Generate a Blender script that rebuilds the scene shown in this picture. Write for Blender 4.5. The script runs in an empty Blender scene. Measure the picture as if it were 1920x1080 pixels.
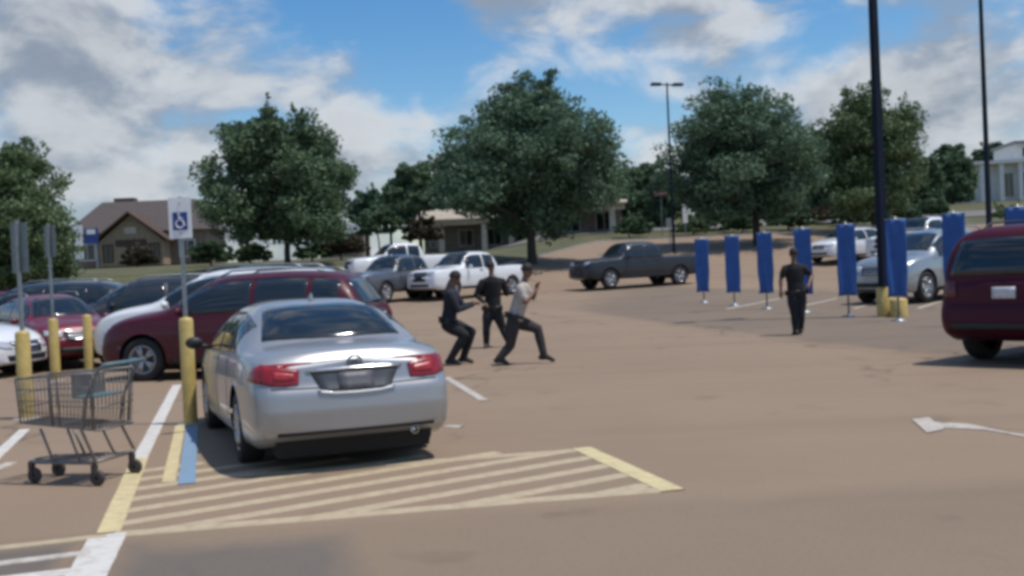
import bpy, bmesh, math, random
import numpy as np
from mathutils import Vector, Matrix
from mathutils.bvhtree import BVHTree

random.seed(7); RNG = np.random.default_rng(7)
SC = bpy.context.scene
COL = SC.collection
R = math.radians

# ------------------------------------------------------------------ camera
F, CAMH, HZ, ROLL = 2100.0, 1.56, 508.0, 0.045        # in 1920x1080 pixels / metres
PITCH = math.atan((540 - HZ) / F)
cam = bpy.data.cameras.new('camera'); camo = bpy.data.objects.new('camera', cam); COL.objects.link(camo)
cam.sensor_fit = 'HORIZONTAL'; cam.sensor_width = 36.0; cam.lens = 36.0 * F / 1920
cam.clip_start = 0.1; cam.clip_end = 5000
camo.location = (0, 0, CAMH)
camo.rotation_euler = (Matrix.Rotation(math.pi / 2 - PITCH, 3, 'X') @ Matrix.Rotation(-ROLL, 3, 'Z')).to_euler()
SC.camera = camo

# ------------------------------------------------------------------ sun, sky, exposure
SUN_DIR = Vector((0.33, -0.10, 0.93)).normalized()     # towards the sun: high, to the right, a little behind
sun = bpy.data.lights.new('sun', 'SUN'); suno = bpy.data.objects.new('sun', sun); COL.objects.link(suno)
sun.energy = 3.6; sun.angle = R(0.53); sun.color = (1.0, 0.955, 0.89)
suno.rotation_euler = SUN_DIR.to_track_quat('Z', 'Y').to_euler(); suno.location = (0, 0, 60)
world = bpy.data.worlds.new('World'); SC.world = world; world.use_nodes = True
SC.view_settings.view_transform = 'Standard'; SC.view_settings.look = 'None'
SC.view_settings.exposure = 0.0; SC.view_settings.gamma = 1.0; SC.view_settings.use_curve_mapping = False
SC.cycles.filter_width = 3.8
SC.cycles.max_bounces = 6; SC.cycles.use_denoising = True


def build_world():
    nt = world.node_tree; N = nt.nodes; Lk = nt.links; N.clear()
    out = N.new('ShaderNodeOutputWorld')
    sky = N.new('ShaderNodeTexSky'); sky.sky_type = 'NISHITA'; sky.sun_disc = False
    sky.sun_elevation = math.asin(SUN_DIR.z); sky.sun_rotation = math.atan2(SUN_DIR.x, SUN_DIR.y)
    sky.air_density = 1.0; sky.dust_density = 0.6; sky.ozone_density = 2.5
    bg1 = N.new('ShaderNodeBackground'); bg1.inputs['Strength'].default_value = 0.10
    hsv = N.new('ShaderNodeHueSaturation'); hsv.inputs['Saturation'].default_value = 1.36; hsv.inputs['Value'].default_value = 1.28
    Lk.new(sky.outputs[0], hsv.inputs['Color']); Lk.new(hsv.outputs[0], bg1.inputs['Color'])
    tc = N.new('ShaderNodeTexCoord')
    def mth(op, a, b=None, c=None, clamp=False):
        n = N.new('ShaderNodeMath'); n.operation = op; n.use_clamp = clamp
        for i, v in enumerate((a, b, c)):
            if v is None: continue
            if isinstance(v, (int, float)): n.inputs[i].default_value = v
            else: Lk.new(v, n.inputs[i])
        return n.outputs[0]
    def vm(op, a, b):
        n = N.new('ShaderNodeVectorMath'); n.operation = op
        for i, v in enumerate((a, b)):
            if isinstance(v, tuple): n.inputs[i].default_value = v
            else: Lk.new(v, n.inputs[i])
        return n
    D = tc.outputs['Generated']
    sep = N.new('ShaderNodeSeparateXYZ'); Lk.new(D, sep.inputs[0])
    def clouds(offset):
        v = vm('MULTIPLY', vm('ADD', D, offset).outputs[0], (1.0, 1.0, 1.9)).outputs[0]
        n1 = N.new('ShaderNodeTexNoise'); n1.inputs['Scale'].default_value = 8.5
        n1.inputs['Detail'].default_value = 9.0; n1.inputs['Roughness'].default_value = 0.56
        n1.inputs['Distortion'].default_value = 0.25
        Lk.new(v, n1.inputs['Vector'])
        return n1.outputs['Fac']
    dens = clouds((0.0, 0.0, 0.0)); dens2 = clouds((0.012, 0.0, 0.030))
    # the cloud banks and gaps that stand over this place: directions, half width, weight
    def pixdir(px, py):
        d = camo.rotation_euler.to_matrix() @ Vector(((px - 960) / F, -(py - 540) / F, -1.0)); return d.normalized()
    bias = None
    for px, py, wd, wt in ((150, 60, .075, .22), (80, 200, .10, .12), (1010, 40, .085, .24), (1320, 60, .09, .20), (620, 130, .035, .16), (720, 150, .03, .15),
                           (1650, 150, .07, .20), (1840, 190, .08, .20), (300, 260, .08, .08), (900, 260, .07, .06),
                           (440, 110, .05, .07), (570, 60, .045, -.12), (820, 110, .055, -.18), (1420, 150, .05, -.12), (1110, 160, .055, -.26), (1010, 130, .04, -.12), (1560, 70, .03, -.22), (1240, 190, .05, -.16), (700, 40, .05, -.12), (1700, 40, .03, -.12)):
        d = pixdir(px, py)
        dist = N.new('ShaderNodeVectorMath'); dist.operation = 'DISTANCE'
        Lk.new(D, dist.inputs[0]); dist.inputs[1].default_value = d
        g = mth('MULTIPLY', mth('POWER', 2.718, mth('MULTIPLY', mth('POWER', mth('DIVIDE', dist.outputs['Value'], wd), 2.0), -1.0)), wt)
        bias = g if bias is None else mth('ADD', bias, g)
    low = mth('MULTIPLY', mth('SUBTRACT', 0.16, sep.outputs['Z']), 0.55)          # denser towards the horizon
    low = mth('MAXIMUM', low, -0.03)
    fld = mth('ADD', mth('ADD', dens, bias), low)
    fld2 = dens2
    ss = N.new('ShaderNodeMapRange'); ss.interpolation_type = 'SMOOTHSTEP'
    ss.inputs['From Min'].default_value = 0.41; ss.inputs['From Max'].default_value = 0.66
    Lk.new(fld, ss.inputs['Value'])
    # lit tops against shaded undersides: compare with the density a little higher up
    lit = N.new('ShaderNodeMapRange'); lit.interpolation_type = 'SMOOTHSTEP'
    lit.inputs['From Min'].default_value = -0.15; lit.inputs['From Max'].default_value = 0.13
    Lk.new(mth('SUBTRACT', dens, fld2), lit.inputs['Value'])
    thick = N.new('ShaderNodeMapRange'); thick.inputs['From Min'].default_value = 0.55; thick.inputs['From Max'].default_value = 0.95
    thick.inputs['To Min'].default_value = 1.0; thick.inputs['To Max'].default_value = 0.72
    Lk.new(fld, thick.inputs['Value'])
    mix = N.new('ShaderNodeMix'); mix.data_type = 'RGBA'
    mix.inputs['A'].default_value = (0.30, 0.355, 0.44, 1); mix.inputs['B'].default_value = (0.68, 0.71, 0.745, 1)
    Lk.new(lit.outputs[0], mix.inputs['Factor'])
    bg2 = N.new('ShaderNodeBackground'); Lk.new(mix.outputs['Result'], bg2.inputs['Color'])
    Lk.new(thick.outputs[0], bg2.inputs['Strength'])
    ms = N.new('ShaderNodeMixShader'); Lk.new(mth('MULTIPLY', ss.outputs[0], 0.94), ms.inputs[0])
    Lk.new(bg1.outputs[0], ms.inputs[1]); Lk.new(bg2.outputs[0], ms.inputs[2]); Lk.new(ms.outputs[0], out.inputs[0])


build_world()

# ------------------------------------------------------------------ terrain and image-to-ground lookups
def pchip(xs, ys, x):
    xs = np.asarray(xs, float); ys = np.asarray(ys, float); x = np.clip(np.asarray(x, float), xs[0], xs[-1])
    h = np.diff(xs); d = np.diff(ys) / h; m = np.zeros(len(xs)); m[0] = d[0]; m[-1] = d[-1]
    for i in range(1, len(xs) - 1):
        if d[i - 1] * d[i] > 0:
            w1 = 2 * h[i] + h[i - 1]; w2 = h[i] + 2 * h[i - 1]; m[i] = (w1 + w2) / (w1 / d[i - 1] + w2 / d[i])
    k = np.clip(np.searchsorted(xs, x) - 1, 0, len(xs) - 2); t = (x - xs[k]) / h[k]
    return ((2 * t**3 - 3 * t**2 + 1) * ys[k] + (t**3 - 2 * t**2 + t) * h[k] * m[k] + (-2 * t**3 + 3 * t**2) * ys[k + 1] + (t**3 - t**2) * h[k] * m[k + 1])


def sstep(a, b, x):
    t = np.clip((np.asarray(x, float) - a) / (b - a), 0, 1); return t * t * (3 - 2 * t)


YP = [-40, 20, 30, 46, 52, 58, 64, 80, 110, 200, 900]
ZL = [0, 0, .10, .50, .75, 2.0, 2.6, 3.1, 3.6, 4.4, 6]
YQ = [-40, 20, 30, 46, 52, 60, 70, 78, 90, 110, 200, 900]
ZR = [0, 0, .10, .45, .70, 1.5, 2.65, 3.4, 4.5, 6.2, 9, 12]
def terrain(x, y):
    b = sstep(-3, 6, x); return pchip(YP, ZL, y) * (1 - b) + pchip(YQ, ZR, y) * b


def edge_y(x): return 54 + 23 * sstep(-3, 7, x)                 # where the asphalt ends


CAMR = camo.rotation_euler.to_matrix()
def ray(px, py): return CAMR @ Vector(((px - 960) / F, -(py - 540) / F, -1.0))
def G(px, py, z=0.0):                                            # point of the level ground seen at a pixel
    d = ray(px, py); t = (z - CAMH) / d.z; return Vector((d.x * t, d.y * t, z))
def at(px, py, depth):                                          # point at a pixel and a distance along +Y
    d = ray(px, py); t = depth / d.y; return Vector((d.x * t, depth, CAMH + d.z * t))
def on(px, depth):                                              # ground point at an image column and a distance
    p = at(px, 500, depth)
    for _ in range(3):
        z = float(terrain(p.x, depth)); hz = HZ - (px - 960) * ROLL
        p = at(px + 0.0, hz + (CAMH - z) * F / depth, depth)
    return Vector((p.x, depth, float(terrain(p.x, depth))))

# ------------------------------------------------------------------ object helpers
def tag(o, label=None, cat=None, group=None, kind=None):
    if label: o['label'] = label
    if cat: o['category'] = cat
    if group: o['group'] = group
    if kind: o['kind'] = kind
    return o


def empty(name, loc=(0, 0, 0), rz=0.0, label=None, cat=None, group=None):
    o = bpy.data.objects.new(name, None); COL.objects.link(o); o.empty_display_size = 0.2
    o.location = loc; o.rotation_euler = (0, 0, rz); return tag(o, label, cat, group)


def mesh(name, verts, faces, mat=None, parent=None, smooth=False, loc=None, rz=0.0):
    me = bpy.data.meshes.new(name); me.from_pydata([tuple(v) for v in verts], [], [tuple(f) for f in faces]); me.update()
    if smooth: me.polygons.foreach_set('use_smooth', [True] * len(me.polygons))
    return link(name, me, mat, parent, loc, rz)


def link(name, me, mat=None, parent=None, loc=None, rz=0.0):
    o = bpy.data.objects.new(name, me); COL.objects.link(o)
    if mat is not None and not me.materials: me.materials.append(mat)
    if parent is not None: o.parent = parent
    if loc is not None: o.location = loc
    o.rotation_euler = (0, 0, rz); return o


class MB:                                                        # collects verts and faces for one mesh
    def __init__(s): s.v = []; s.f = []
    def add(s, v, f):
        n = len(s.v); s.v += [tuple(p) for p in v]; s.f += [tuple(i + n for i in q) for q in f]; return s
    def box(s, c, d, rz=0.0, taper=1.0):
        cx, cy, cz = c; dx, dy, dz = (q / 2 for q in d); P = []; ca, sa = math.cos(rz), math.sin(rz)
        for k in (-1, 1):
            t = taper if k > 0 else 1
            for a, b in ((-1, -1), (1, -1), (1, 1), (-1, 1)):
                x, y = a * dx * t, b * dy * t; P.append((cx + x * ca - y * sa, cy + x * sa + y * ca, cz + k * dz))
        return s.add(P, [(3, 2, 1, 0), (4, 5, 6, 7), (0, 1, 5, 4), (1, 2, 6, 5), (2, 3, 7, 6), (3, 0, 4, 7)])
    def tube(s, pts, rad, n=8, cap=True):
        pts = [Vector(p) for p in pts]; rs = rad if isinstance(rad, (list, tuple)) else [rad] * len(pts)
        V = []; up = None
        for i, p in enumerate(pts):
            t = (pts[min(i + 1, len(pts) - 1)] - pts[max(i - 1, 0)]).normalized()
            if up is None: up = Vector((0, 0, 1)) if abs(t.z) < .9 else Vector((1, 0, 0))
            a = t.cross(up)
            if a.length < 1e-4: a = t.orthogonal()
            a.normalize(); b = t.cross(a).normalized(); up = b if abs(t.dot(b)) < .5 else up; up = -t.cross(a) if False else a.cross(t)
            for k in range(n):
                w = 2 * math.pi * k / n; V.append(p + (a * math.cos(w) + b * math.sin(w)) * rs[i])
        Fc = []
        for i in range(len(pts) - 1):
            for k in range(n):
                k2 = (k + 1) % n; Fc.append((i * n + k, i * n + k2, (i + 1) * n + k2, (i + 1) * n + k))
        if cap: Fc.append(tuple(range(n))[::-1]); Fc.append(tuple((len(pts) - 1) * n + k for k in range(n)))
        return s.add(V, Fc)
    def lathe(s, prof, n=24, axis='z', c=(0, 0, 0)):
        V = []
        for r, h in prof:
            for k in range(n):
                w = 2 * math.pi * k / n; x, y = r * math.cos(w), r * math.sin(w)
                p = (x, y, h) if axis == 'z' else ((x, h, y) if axis == 'y' else (h, x, y))
                V.append((p[0] + c[0], p[1] + c[1], p[2] + c[2]))
        Fc = [(i * n + k, i * n + (k + 1) % n, (i + 1) * n + (k + 1) % n, (i + 1) * n + k) for i in range(len(prof) - 1) for k in range(n)]
        return s.add(V, Fc)
    def ellipsoid(s, c, r, n=12, m=8, rot=None):
        V = []; Fc = []
        for i in range(m + 1):
            a = math.pi * i / m
            for k in range(n):
                w = 2 * math.pi * k / n
                p = Vector((r[0] * math.sin(a) * math.cos(w), r[1] * math.sin(a) * math.sin(w), r[2] * math.cos(a)))
                if rot is not None: p = rot @ p
                V.append(p + Vector(c))
        for i in range(m):
            for k in range(n): Fc.append((i * n + k, (i + 1) * n + k, (i + 1) * n + (k + 1) % n, i * n + (k + 1) % n))
        return s.add(V, Fc)
    def build(s, name, mat=None, parent=None, smooth=False, loc=None, rz=0.0): return mesh(name, s.v, s.f, mat, parent, smooth, loc, rz)


# ------------------------------------------------------------------ materials
MATS = {}
def mat(name, color, rough=0.6, metal=0.0, coat=0.0, noise=0.0, scale=8.0, bump=0.0, bscale=60.0, spec=0.5, color2=None, coord='Object', detail=5.0, emit=None):
    if name in MATS: return MATS[name]
    m = bpy.data.materials.new(name); m.use_nodes = True; nt = m.node_tree; N = nt.nodes; Lk = nt.links; b = N['Principled BSDF']
    b.inputs['Base Color'].default_value = (*color, 1); b.inputs['Roughness'].default_value = rough; b.inputs['Metallic'].default_value = metal
    b.inputs['Coat Weight'].default_value = coat; b.inputs['Coat Roughness'].default_value = 0.04; b.inputs['Specular IOR Level'].default_value = spec
    tc = N.new('ShaderNodeTexCoord')
    if noise or color2:
        n = N.new('ShaderNodeTexNoise'); n.inputs['Scale'].default_value = scale; n.inputs['Detail'].default_value = detail; n.inputs['Roughness'].default_value = .6
        Lk.new(tc.outputs[coord], n.inputs['Vector'])
        rp = N.new('ShaderNodeMapRange'); rp.inputs['From Min'].default_value = .32; rp.inputs['From Max'].default_value = .68
        Lk.new(n.outputs['Fac'], rp.inputs['Value'])
        mx = N.new('ShaderNodeMix'); mx.data_type = 'RGBA'
        c2 = color2 or tuple(min(1, c * (1 + noise)) for c in color); c1 = color if color2 else tuple(c * (1 - noise) for c in color)
        mx.inputs['A'].default_value = (*c1, 1); mx.inputs['B'].default_value = (*c2, 1)
        Lk.new(rp.outputs[0], mx.inputs['Factor']); Lk.new(mx.outputs['Result'], b.inputs['Base Color'])
        mr = N.new('ShaderNodeMapRange'); mr.inputs['To Min'].default_value = max(.02, rough - .06); mr.inputs['To Max'].default_value = min(1, rough + .08)
        Lk.new(n.outputs['Fac'], mr.inputs['Value']); Lk.new(mr.outputs[0], b.inputs['Roughness'])
    if bump:
        n2 = N.new('ShaderNodeTexNoise'); n2.inputs['Scale'].default_value = bscale; n2.inputs['Detail'].default_value = 4
        Lk.new(tc.outputs[coord], n2.inputs['Vector'])
        bp = N.new('ShaderNodeBump'); bp.inputs['Strength'].default_value = bump; bp.inputs['Distance'].default_value = .02
        Lk.new(n2.outputs['Fac'], bp.inputs['Height']); Lk.new(bp.outputs[0], b.inputs['Normal'])
    MATS[name] = m; return m


def asphalt(name, base, dark, blend=None):
    m = bpy.data.materials.new(name); m.use_nodes = True; nt = m.node_tree; N = nt.nodes; Lk = nt.links; b = N['Principled BSDF']
    b.inputs['Roughness'].default_value = .88; b.inputs['Specular IOR Level'].default_value = .25
    tc = N.new('ShaderNodeTexCoord'); P = tc.outputs['Object']
    def noise(sc, det=5, rough=.6, vec=None):
        n = N.new('ShaderNodeTexNoise'); n.inputs['Scale'].default_value = sc; n.inputs['Detail'].default_value = det; n.inputs['Roughness'].default_value = rough
        Lk.new(vec or P, n.inputs['Vector']); return n.outputs['Fac']
    def rng(v, a, b_, lo, hi):
        r = N.new('ShaderNodeMapRange'); r.inputs['From Min'].default_value = a; r.inputs['From Max'].default_value = b_; r.inputs['To Min'].default_value = lo; r.inputs['To Max'].default_value = hi
        Lk.new(v, r.inputs['Value']); return r.outputs[0]
    def mixc(fac, a, b_, mode='MIX'):
        x = N.new('ShaderNodeMix'); x.data_type = 'RGBA'; x.blend_type = mode
        if isinstance(fac, float): x.inputs['Factor'].default_value = fac
        else: Lk.new(fac, x.inputs['Factor'])
        for k, v in (('A', a), ('B', b_)):
            if isinstance(v, tuple): x.inputs[k].default_value = (*v, 1)
            else: Lk.new(v, x.inputs[k])
        return x.outputs['Result']
    n1 = rng(noise(.16, 4), .38, .66, 0, 1); n2 = rng(noise(1.3, 6), .35, .7, 0.0, .35)
    mp = N.new('ShaderNodeMapping'); mp.inputs['Scale'].default_value = (.10, 1.0, 1.0); mp.inputs['Rotation'].default_value = (0, 0, .25); Lk.new(P, mp.inputs['Vector'])
    n3 = rng(noise(.55, 3, .5, mp.outputs[0]), .54, .75, 0, .34); n4 = rng(noise(1.1, 3, .5), .63, .78, 0, .55); n5 = rng(noise(38, 4, .85), .3, .7, .0, .38)
    vo = N.new('ShaderNodeTexVoronoi'); vo.feature = 'DISTANCE_TO_EDGE'; vo.inputs['Scale'].default_value = .16
    add = N.new('ShaderNodeVectorMath'); add.operation = 'ADD'
    wn = N.new('ShaderNodeTexNoise'); wn.inputs['Scale'].default_value = 1.1; wn.inputs['Detail'].default_value = 6; Lk.new(P, wn.inputs['Vector'])
    sc_ = N.new('ShaderNodeVectorMath'); sc_.operation = 'SCALE'; sc_.inputs['Scale'].default_value = 1.6; Lk.new(wn.outputs['Color'], sc_.inputs[0])
    Lk.new(P, add.inputs[0]); Lk.new(sc_.outputs[0], add.inputs[1]); Lk.new(add.outputs[0], vo.inputs['Vector'])
    gate = N.new('ShaderNodeMath'); gate.operation = 'MULTIPLY'; Lk.new(rng(vo.outputs['Distance'], 0, .015, .7, 0.0), gate.inputs[0]); Lk.new(rng(noise(.22, 2), .46, .58, 0, 1), gate.inputs[1])
    def colour(base, dark):
        c = mixc(n1, base, dark); c = mixc(n2, c, tuple(q * 1.12 for q in base))
        c = mixc(n3, c, tuple(q * .62 for q in dark))            # tyre darkening along the aisle
        c = mixc(n4, c, tuple(q * .5 for q in dark))             # oil stains
        c = mixc(n5, c, tuple(q * .55 for q in dark))            # aggregate
        return mixc(gate.outputs[0], c, tuple(q * .4 for q in dark))   # cracks
    c = colour(base, dark)
    if blend:                                                            # the patch gives way unevenly to the asphalt around it
        at_ = N.new('ShaderNodeAttribute'); at_.attribute_name = 'rim'
        ad = N.new('ShaderNodeMath'); ad.operation = 'MULTIPLY_ADD'; Lk.new(noise(.9, 6, .65), ad.inputs[0]); ad.inputs[1].default_value = 1.4; Lk.new(at_.outputs['Fac'], ad.inputs[2])
        c = mixc(rng(ad.outputs[0], .85, 1.6, 0, 1), colour(*blend), c)
    Lk.new(c, b.inputs['Base Color'])
    bp = N.new('ShaderNodeBump'); bp.inputs['Strength'].default_value = .35; bp.inputs['Distance'].default_value = .008
    Lk.new(noise(130, 3, .7), bp.inputs['Height']); Lk.new(bp.outputs[0], b.inputs['Normal'])
    return m


def worn_paint(name, color, under, wear=.5):
    """road paint with patches worn through to the asphalt"""
    m = bpy.data.materials.new(name); m.use_nodes = True; nt = m.node_tree; N = nt.nodes; Lk = nt.links; b = N['Principled BSDF']
    b.inputs['Roughness'].default_value = .75
    tc = N.new('ShaderNodeTexCoord')
    n = N.new('ShaderNodeTexNoise'); n.inputs['Scale'].default_value = 5; n.inputs['Detail'].default_value = 8; n.inputs['Roughness'].default_value = .72; Lk.new(tc.outputs['Object'], n.inputs['Vector'])
    r = N.new('ShaderNodeMapRange'); r.inputs['From Min'].default_value = wear - .16; r.inputs['From Max'].default_value = wear + .10; r.inputs['To Max'].default_value = .62; n.inputs['Scale'].default_value = 9; Lk.new(n.outputs['Fac'], r.inputs['Value'])
    x = N.new('ShaderNodeMix'); x.data_type = 'RGBA'; x.inputs['A'].default_value = (*color, 1); x.inputs['B'].default_value = (*under, 1)
    Lk.new(r.outputs[0], x.inputs['Factor']); Lk.new(x.outputs['Result'], b.inputs['Base Color']); return m


def leaf_mat(name, c1, c2, transl=.25):
    if name in MATS: return MATS[name]
    m = bpy.data.materials.new(name); m.use_nodes = True; nt = m.node_tree; N = nt.nodes; Lk = nt.links; b = N['Principled BSDF']
    b.inputs['Roughness'].default_value = .6; b.inputs['Specular IOR Level'].default_value = .25
    g = N.new('ShaderNodeNewGeometry'); tc = N.new('ShaderNodeTexCoord')
    n = N.new('ShaderNodeTexNoise'); n.inputs['Scale'].default_value = .8; n.inputs['Detail'].default_value = 3; Lk.new(tc.outputs['Object'], n.inputs['Vector'])
    ad = N.new('ShaderNodeMath'); ad.operation = 'ADD'; Lk.new(g.outputs['Random Per Island'], ad.inputs[0]); Lk.new(n.outputs['Fac'], ad.inputs[1])
    r = N.new('ShaderNodeMapRange'); r.inputs['From Min'].default_value = .4; r.inputs['From Max'].default_value = 1.5; Lk.new(ad.outputs[0], r.inputs['Value'])
    x = N.new('ShaderNodeMix'); x.data_type = 'RGBA'; x.inputs['A'].default_value = (*c1, 1); x.inputs['B'].default_value = (*c2, 1)
    Lk.new(r.outputs[0], x.inputs['Factor']); Lk.new(x.outputs['Result'], b.inputs['Base Color'])
    t = N.new('ShaderNodeBsdfTranslucent'); Lk.new(x.outputs['Result'], t.inputs['Color'])
    ms = N.new('ShaderNodeMixShader'); ms.inputs[0].default_value = transl; Lk.new(b.outputs[0], ms.inputs[1]); Lk.new(t.outputs[0], ms.inputs[2])
    Lk.new(ms.outputs[0], N['Material Output'].inputs['Surface']); MATS[name] = m; return m


def car_paint(name, color, metal=.0, rough=.35, coat=1.0, spec=.5):
    return mat(name, color, rough=rough, metal=metal, coat=coat, spec=spec, noise=.012, scale=3.0)


RUBBER = mat('tyre_rubber', (.018, .018, .019), .85, noise=.2, scale=20)
RIM = mat('alloy_rim', (.42, .43, .45), .32, .9, noise=.06, scale=10)
RIMD = mat('dark_rim', (.16, .16, .17), .35, .8, noise=.06, scale=10)
BLACKP = mat('black_plastic', (.018, .018, .02), .55, noise=.2, scale=15)
GLASS = mat('tinted_glass', (.012, .018, .022), .06, spec=.8, noise=.15, scale=2)
CHROME = mat('chrome', (.75, .76, .78), .12, 1.0, noise=.03, scale=6)
REDL = mat('red_lens', (.24, .010, .016), .25, coat=.35, noise=.35, scale=9)
CLEARL = mat('clear_lens', (.55, .57, .6), .12, .3, coat=1, noise=.1, scale=14)
AMBER = mat('amber_lens', (.6, .2, .02), .2, coat=.6, noise=.1, scale=10)
PLATE = mat('licence_plate', (.55, .56, .6), .45, noise=.18, scale=30)
GAP = mat('panel_gap', (.008, .008, .009), .8, noise=.1, scale=10)
LC = ((.298, .217, .150), (.256, .187, .131))
LOT = asphalt('lot_asphalt', *LC)
LOTG = asphalt('grey_asphalt', (.222, .170, .126), (.190, .147, .110), blend=LC)
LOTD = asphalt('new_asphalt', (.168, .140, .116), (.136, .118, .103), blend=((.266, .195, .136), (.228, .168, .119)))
LOTB = asphalt('brown_grey_asphalt', (.266, .195, .136), (.228, .168, .119), blend=LC)
GRASS = mat('lawn_grass', (.055, .062, .022), .9, color2=(.115, .105, .045), scale=.6, bump=.6, bscale=9, detail=8)
CONC = mat('concrete', (.34, .32, .29), .85, noise=.18, scale=4, bump=.2)
BARK = mat('bark', (.045, .036, .028), .9, noise=.35, scale=9, bump=.6, bscale=22)
YELLOW = mat('yellow_paint', (.52, .385, .125), .5, noise=.18, scale=7, bump=.1, bscale=30)
GALV = mat('galvanised_steel', (.30, .33, .34), .45, .7, noise=.15, scale=12)
POLEM = mat('dark_pole_paint', (.008, .014, .028), .75, spec=.2, noise=.2, scale=5)
BLUEP = mat('blue_panel_paint', (.026, .098, .32), .65, noise=.15, scale=3)
WHITEP = mat('white_paint_metal', (.78, .79, .80), .4, noise=.04, scale=6)
SIGNBLUE = mat('sign_blue', (.02, .05, .22), .4, noise=.08, scale=8)

# ------------------------------------------------------------------ ground
def sheet(name, xs, ys, matl, dz=0.0, keep=None, kind='structure'):
    X, Y = np.meshgrid(xs, ys); Z = terrain(X, Y) + dz; n, m = X.shape
    V = np.stack([X, Y, Z], -1).reshape(-1, 3).tolist(); Fc = []
    for i in range(n - 1):
        for j in range(m - 1):
            if keep is None or keep(xs[j], xs[j + 1], ys[i], ys[i + 1]): Fc.append((i * m + j, i * m + j + 1, (i + 1) * m + j + 1, (i + 1) * m + j))
    o = mesh(name, V, Fc, matl, smooth=True); o['kind'] = kind; return o


def lot_sheet():
    xs = np.concatenate([np.linspace(-90, -12, 14), np.linspace(-10, 30, 81), np.linspace(34, 120, 16)])
    V = []; rows = 110
    for x in xs:
        e = float(edge_y(x))
        for k in range(rows):
            y = -25 + (e + 25) * (k / (rows - 1)); V.append((x, y, float(terrain(x, y))))
    Fc = [(i * rows + k, (i + 1) * rows + k, (i + 1) * rows + k + 1, i * rows + k + 1) for i in range(len(xs) - 1) for k in range(rows - 1)]
    o = mesh('parking_lot', V, Fc, LOT, smooth=True); o['kind'] = 'structure'
    # kerb along the far edge: a real step with a top and a face
    K = MB(); P = [(x, float(edge_y(x))) for x in xs]
    V = []
    for x, y in P:
        z = float(terrain(x, y)); V += [(x, y - .02, z - .1), (x, y, z + .13), (x, y + .16, z + .13), (x, y + .18, z - .1)]
    Fc = [(i * 4 + a, (i + 1) * 4 + a, (i + 1) * 4 + a + 1, i * 4 + a + 1) for i in range(len(P) - 1) for a in range(3)]
    k = mesh('kerb', V, Fc, CONC); k['kind'] = 'structure'


sheet('ground', np.concatenate([np.linspace(-600, -100, 11), np.linspace(-90, 120, 106), np.linspace(140, 700, 11)]),
      np.concatenate([np.linspace(-40, 50, 10), np.linspace(51, 130, 80), np.linspace(140, 900, 20)]), GRASS, -0.05)
lot_sheet()
rd = sheet('road', np.linspace(-90, 120, 106), np.linspace(86, 94, 9), mat('road_asphalt', (.16, .15, .14), .9, noise=.12, scale=2), 0.01)


def gpoly(name, pts, matl, dz, sub=10, kind='structure'):
    """a sheet laid on the ground: a strip between two rows of pixels (left row, right row) given as quads"""
    a, b, c, d = [G(*p) for p in pts]; V = []; n = sub
    for i in range(n + 1):
        for j in range(n + 1):
            u, v = i / n, j / n; p = a.lerp(b, u).lerp(d.lerp(c, u), v)
            V.append((p.x, p.y, float(terrain(p.x, p.y)) + dz))
    Fc = [(i * (n + 1) + j, (i + 1) * (n + 1) + j, (i + 1) * (n + 1) + j + 1, i * (n + 1) + j + 1) for i in range(n) for j in range(n)]
    o = mesh(name, V, Fc, matl, smooth=True); o['kind'] = kind; return o


# greyer asphalt under the far stalls, browner strip and a dark fresh patch close by
def world_sheet(name, pts, matl, dz, n=24, soft=.12):
    a, b, c, d = [Vector((p[0], p[1], 0)) for p in pts]; V = []
    for i in range(n + 1):
        for j in range(n + 1):
            u, v = i / n, j / n; p = a.lerp(b, u).lerp(d.lerp(c, u), v); V.append((p.x, p.y, float(terrain(p.x, p.y)) + dz))
    Fc = [(i * (n + 1) + j, (i + 1) * (n + 1) + j, (i + 1) * (n + 1) + j + 1, i * (n + 1) + j + 1) for i in range(n) for j in range(n)]
    o = mesh(name, V, Fc, matl, smooth=True); o['kind'] = 'structure'
    at_ = o.data.attributes.new('rim', 'FLOAT', 'POINT'); at_.data.foreach_set('value', [min(1.0, min(i, n - i, j, n - j) / n / soft) for i in range(n + 1) for j in range(n + 1)])
    return o
A_, B_ = G(1040, 590), G(1920, 692)
dv = (B_ - A_)
P1 = A_ - dv * .0; P2 = A_ + dv * 4.0
world_sheet('asphalt_patch', [(P1.x, P1.y), (P2.x, P2.y), (P2.x + 26, P2.y + 26), (P1.x + 3, P1.y + 17)], LOTG, .002, 60, .05)
C_, D_ = G(1265, 922), G(1900, 912); E_ = G(218, 1006)
world_sheet('asphalt_patch', [(E_.x - 1, E_.y + .2), (C_.x + 9, C_.y + .6), (C_.x + 9, -2), (E_.x - 2.5, -2)], LOTB, .002, 40, .05)
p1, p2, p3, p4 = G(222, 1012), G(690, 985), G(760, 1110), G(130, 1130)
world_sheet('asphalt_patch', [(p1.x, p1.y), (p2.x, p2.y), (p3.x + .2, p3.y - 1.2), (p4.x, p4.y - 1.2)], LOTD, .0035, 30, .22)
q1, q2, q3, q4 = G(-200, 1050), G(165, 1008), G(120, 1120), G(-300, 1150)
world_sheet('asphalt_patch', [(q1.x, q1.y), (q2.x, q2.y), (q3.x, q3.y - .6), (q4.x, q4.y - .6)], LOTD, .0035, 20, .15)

# ------------------------------------------------------------------ painted markings
PY = worn_paint('yellow_line_paint', (.60, .50, .27), (.28, .22, .16), .60)
PYW = worn_paint('worn_yellow_paint', (.47, .385, .25), (.30, .215, .15), .56)
PW = worn_paint('white_line_paint', (.60, .575, .53), (.28, .23, .18), .62)
PWF = worn_paint('faded_white_paint', (.56, .51, .45), (.22, .18, .14), .52)
PB = worn_paint('blue_line_paint', (.17, .30, .45), (.26, .22, .18), .58)


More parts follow.
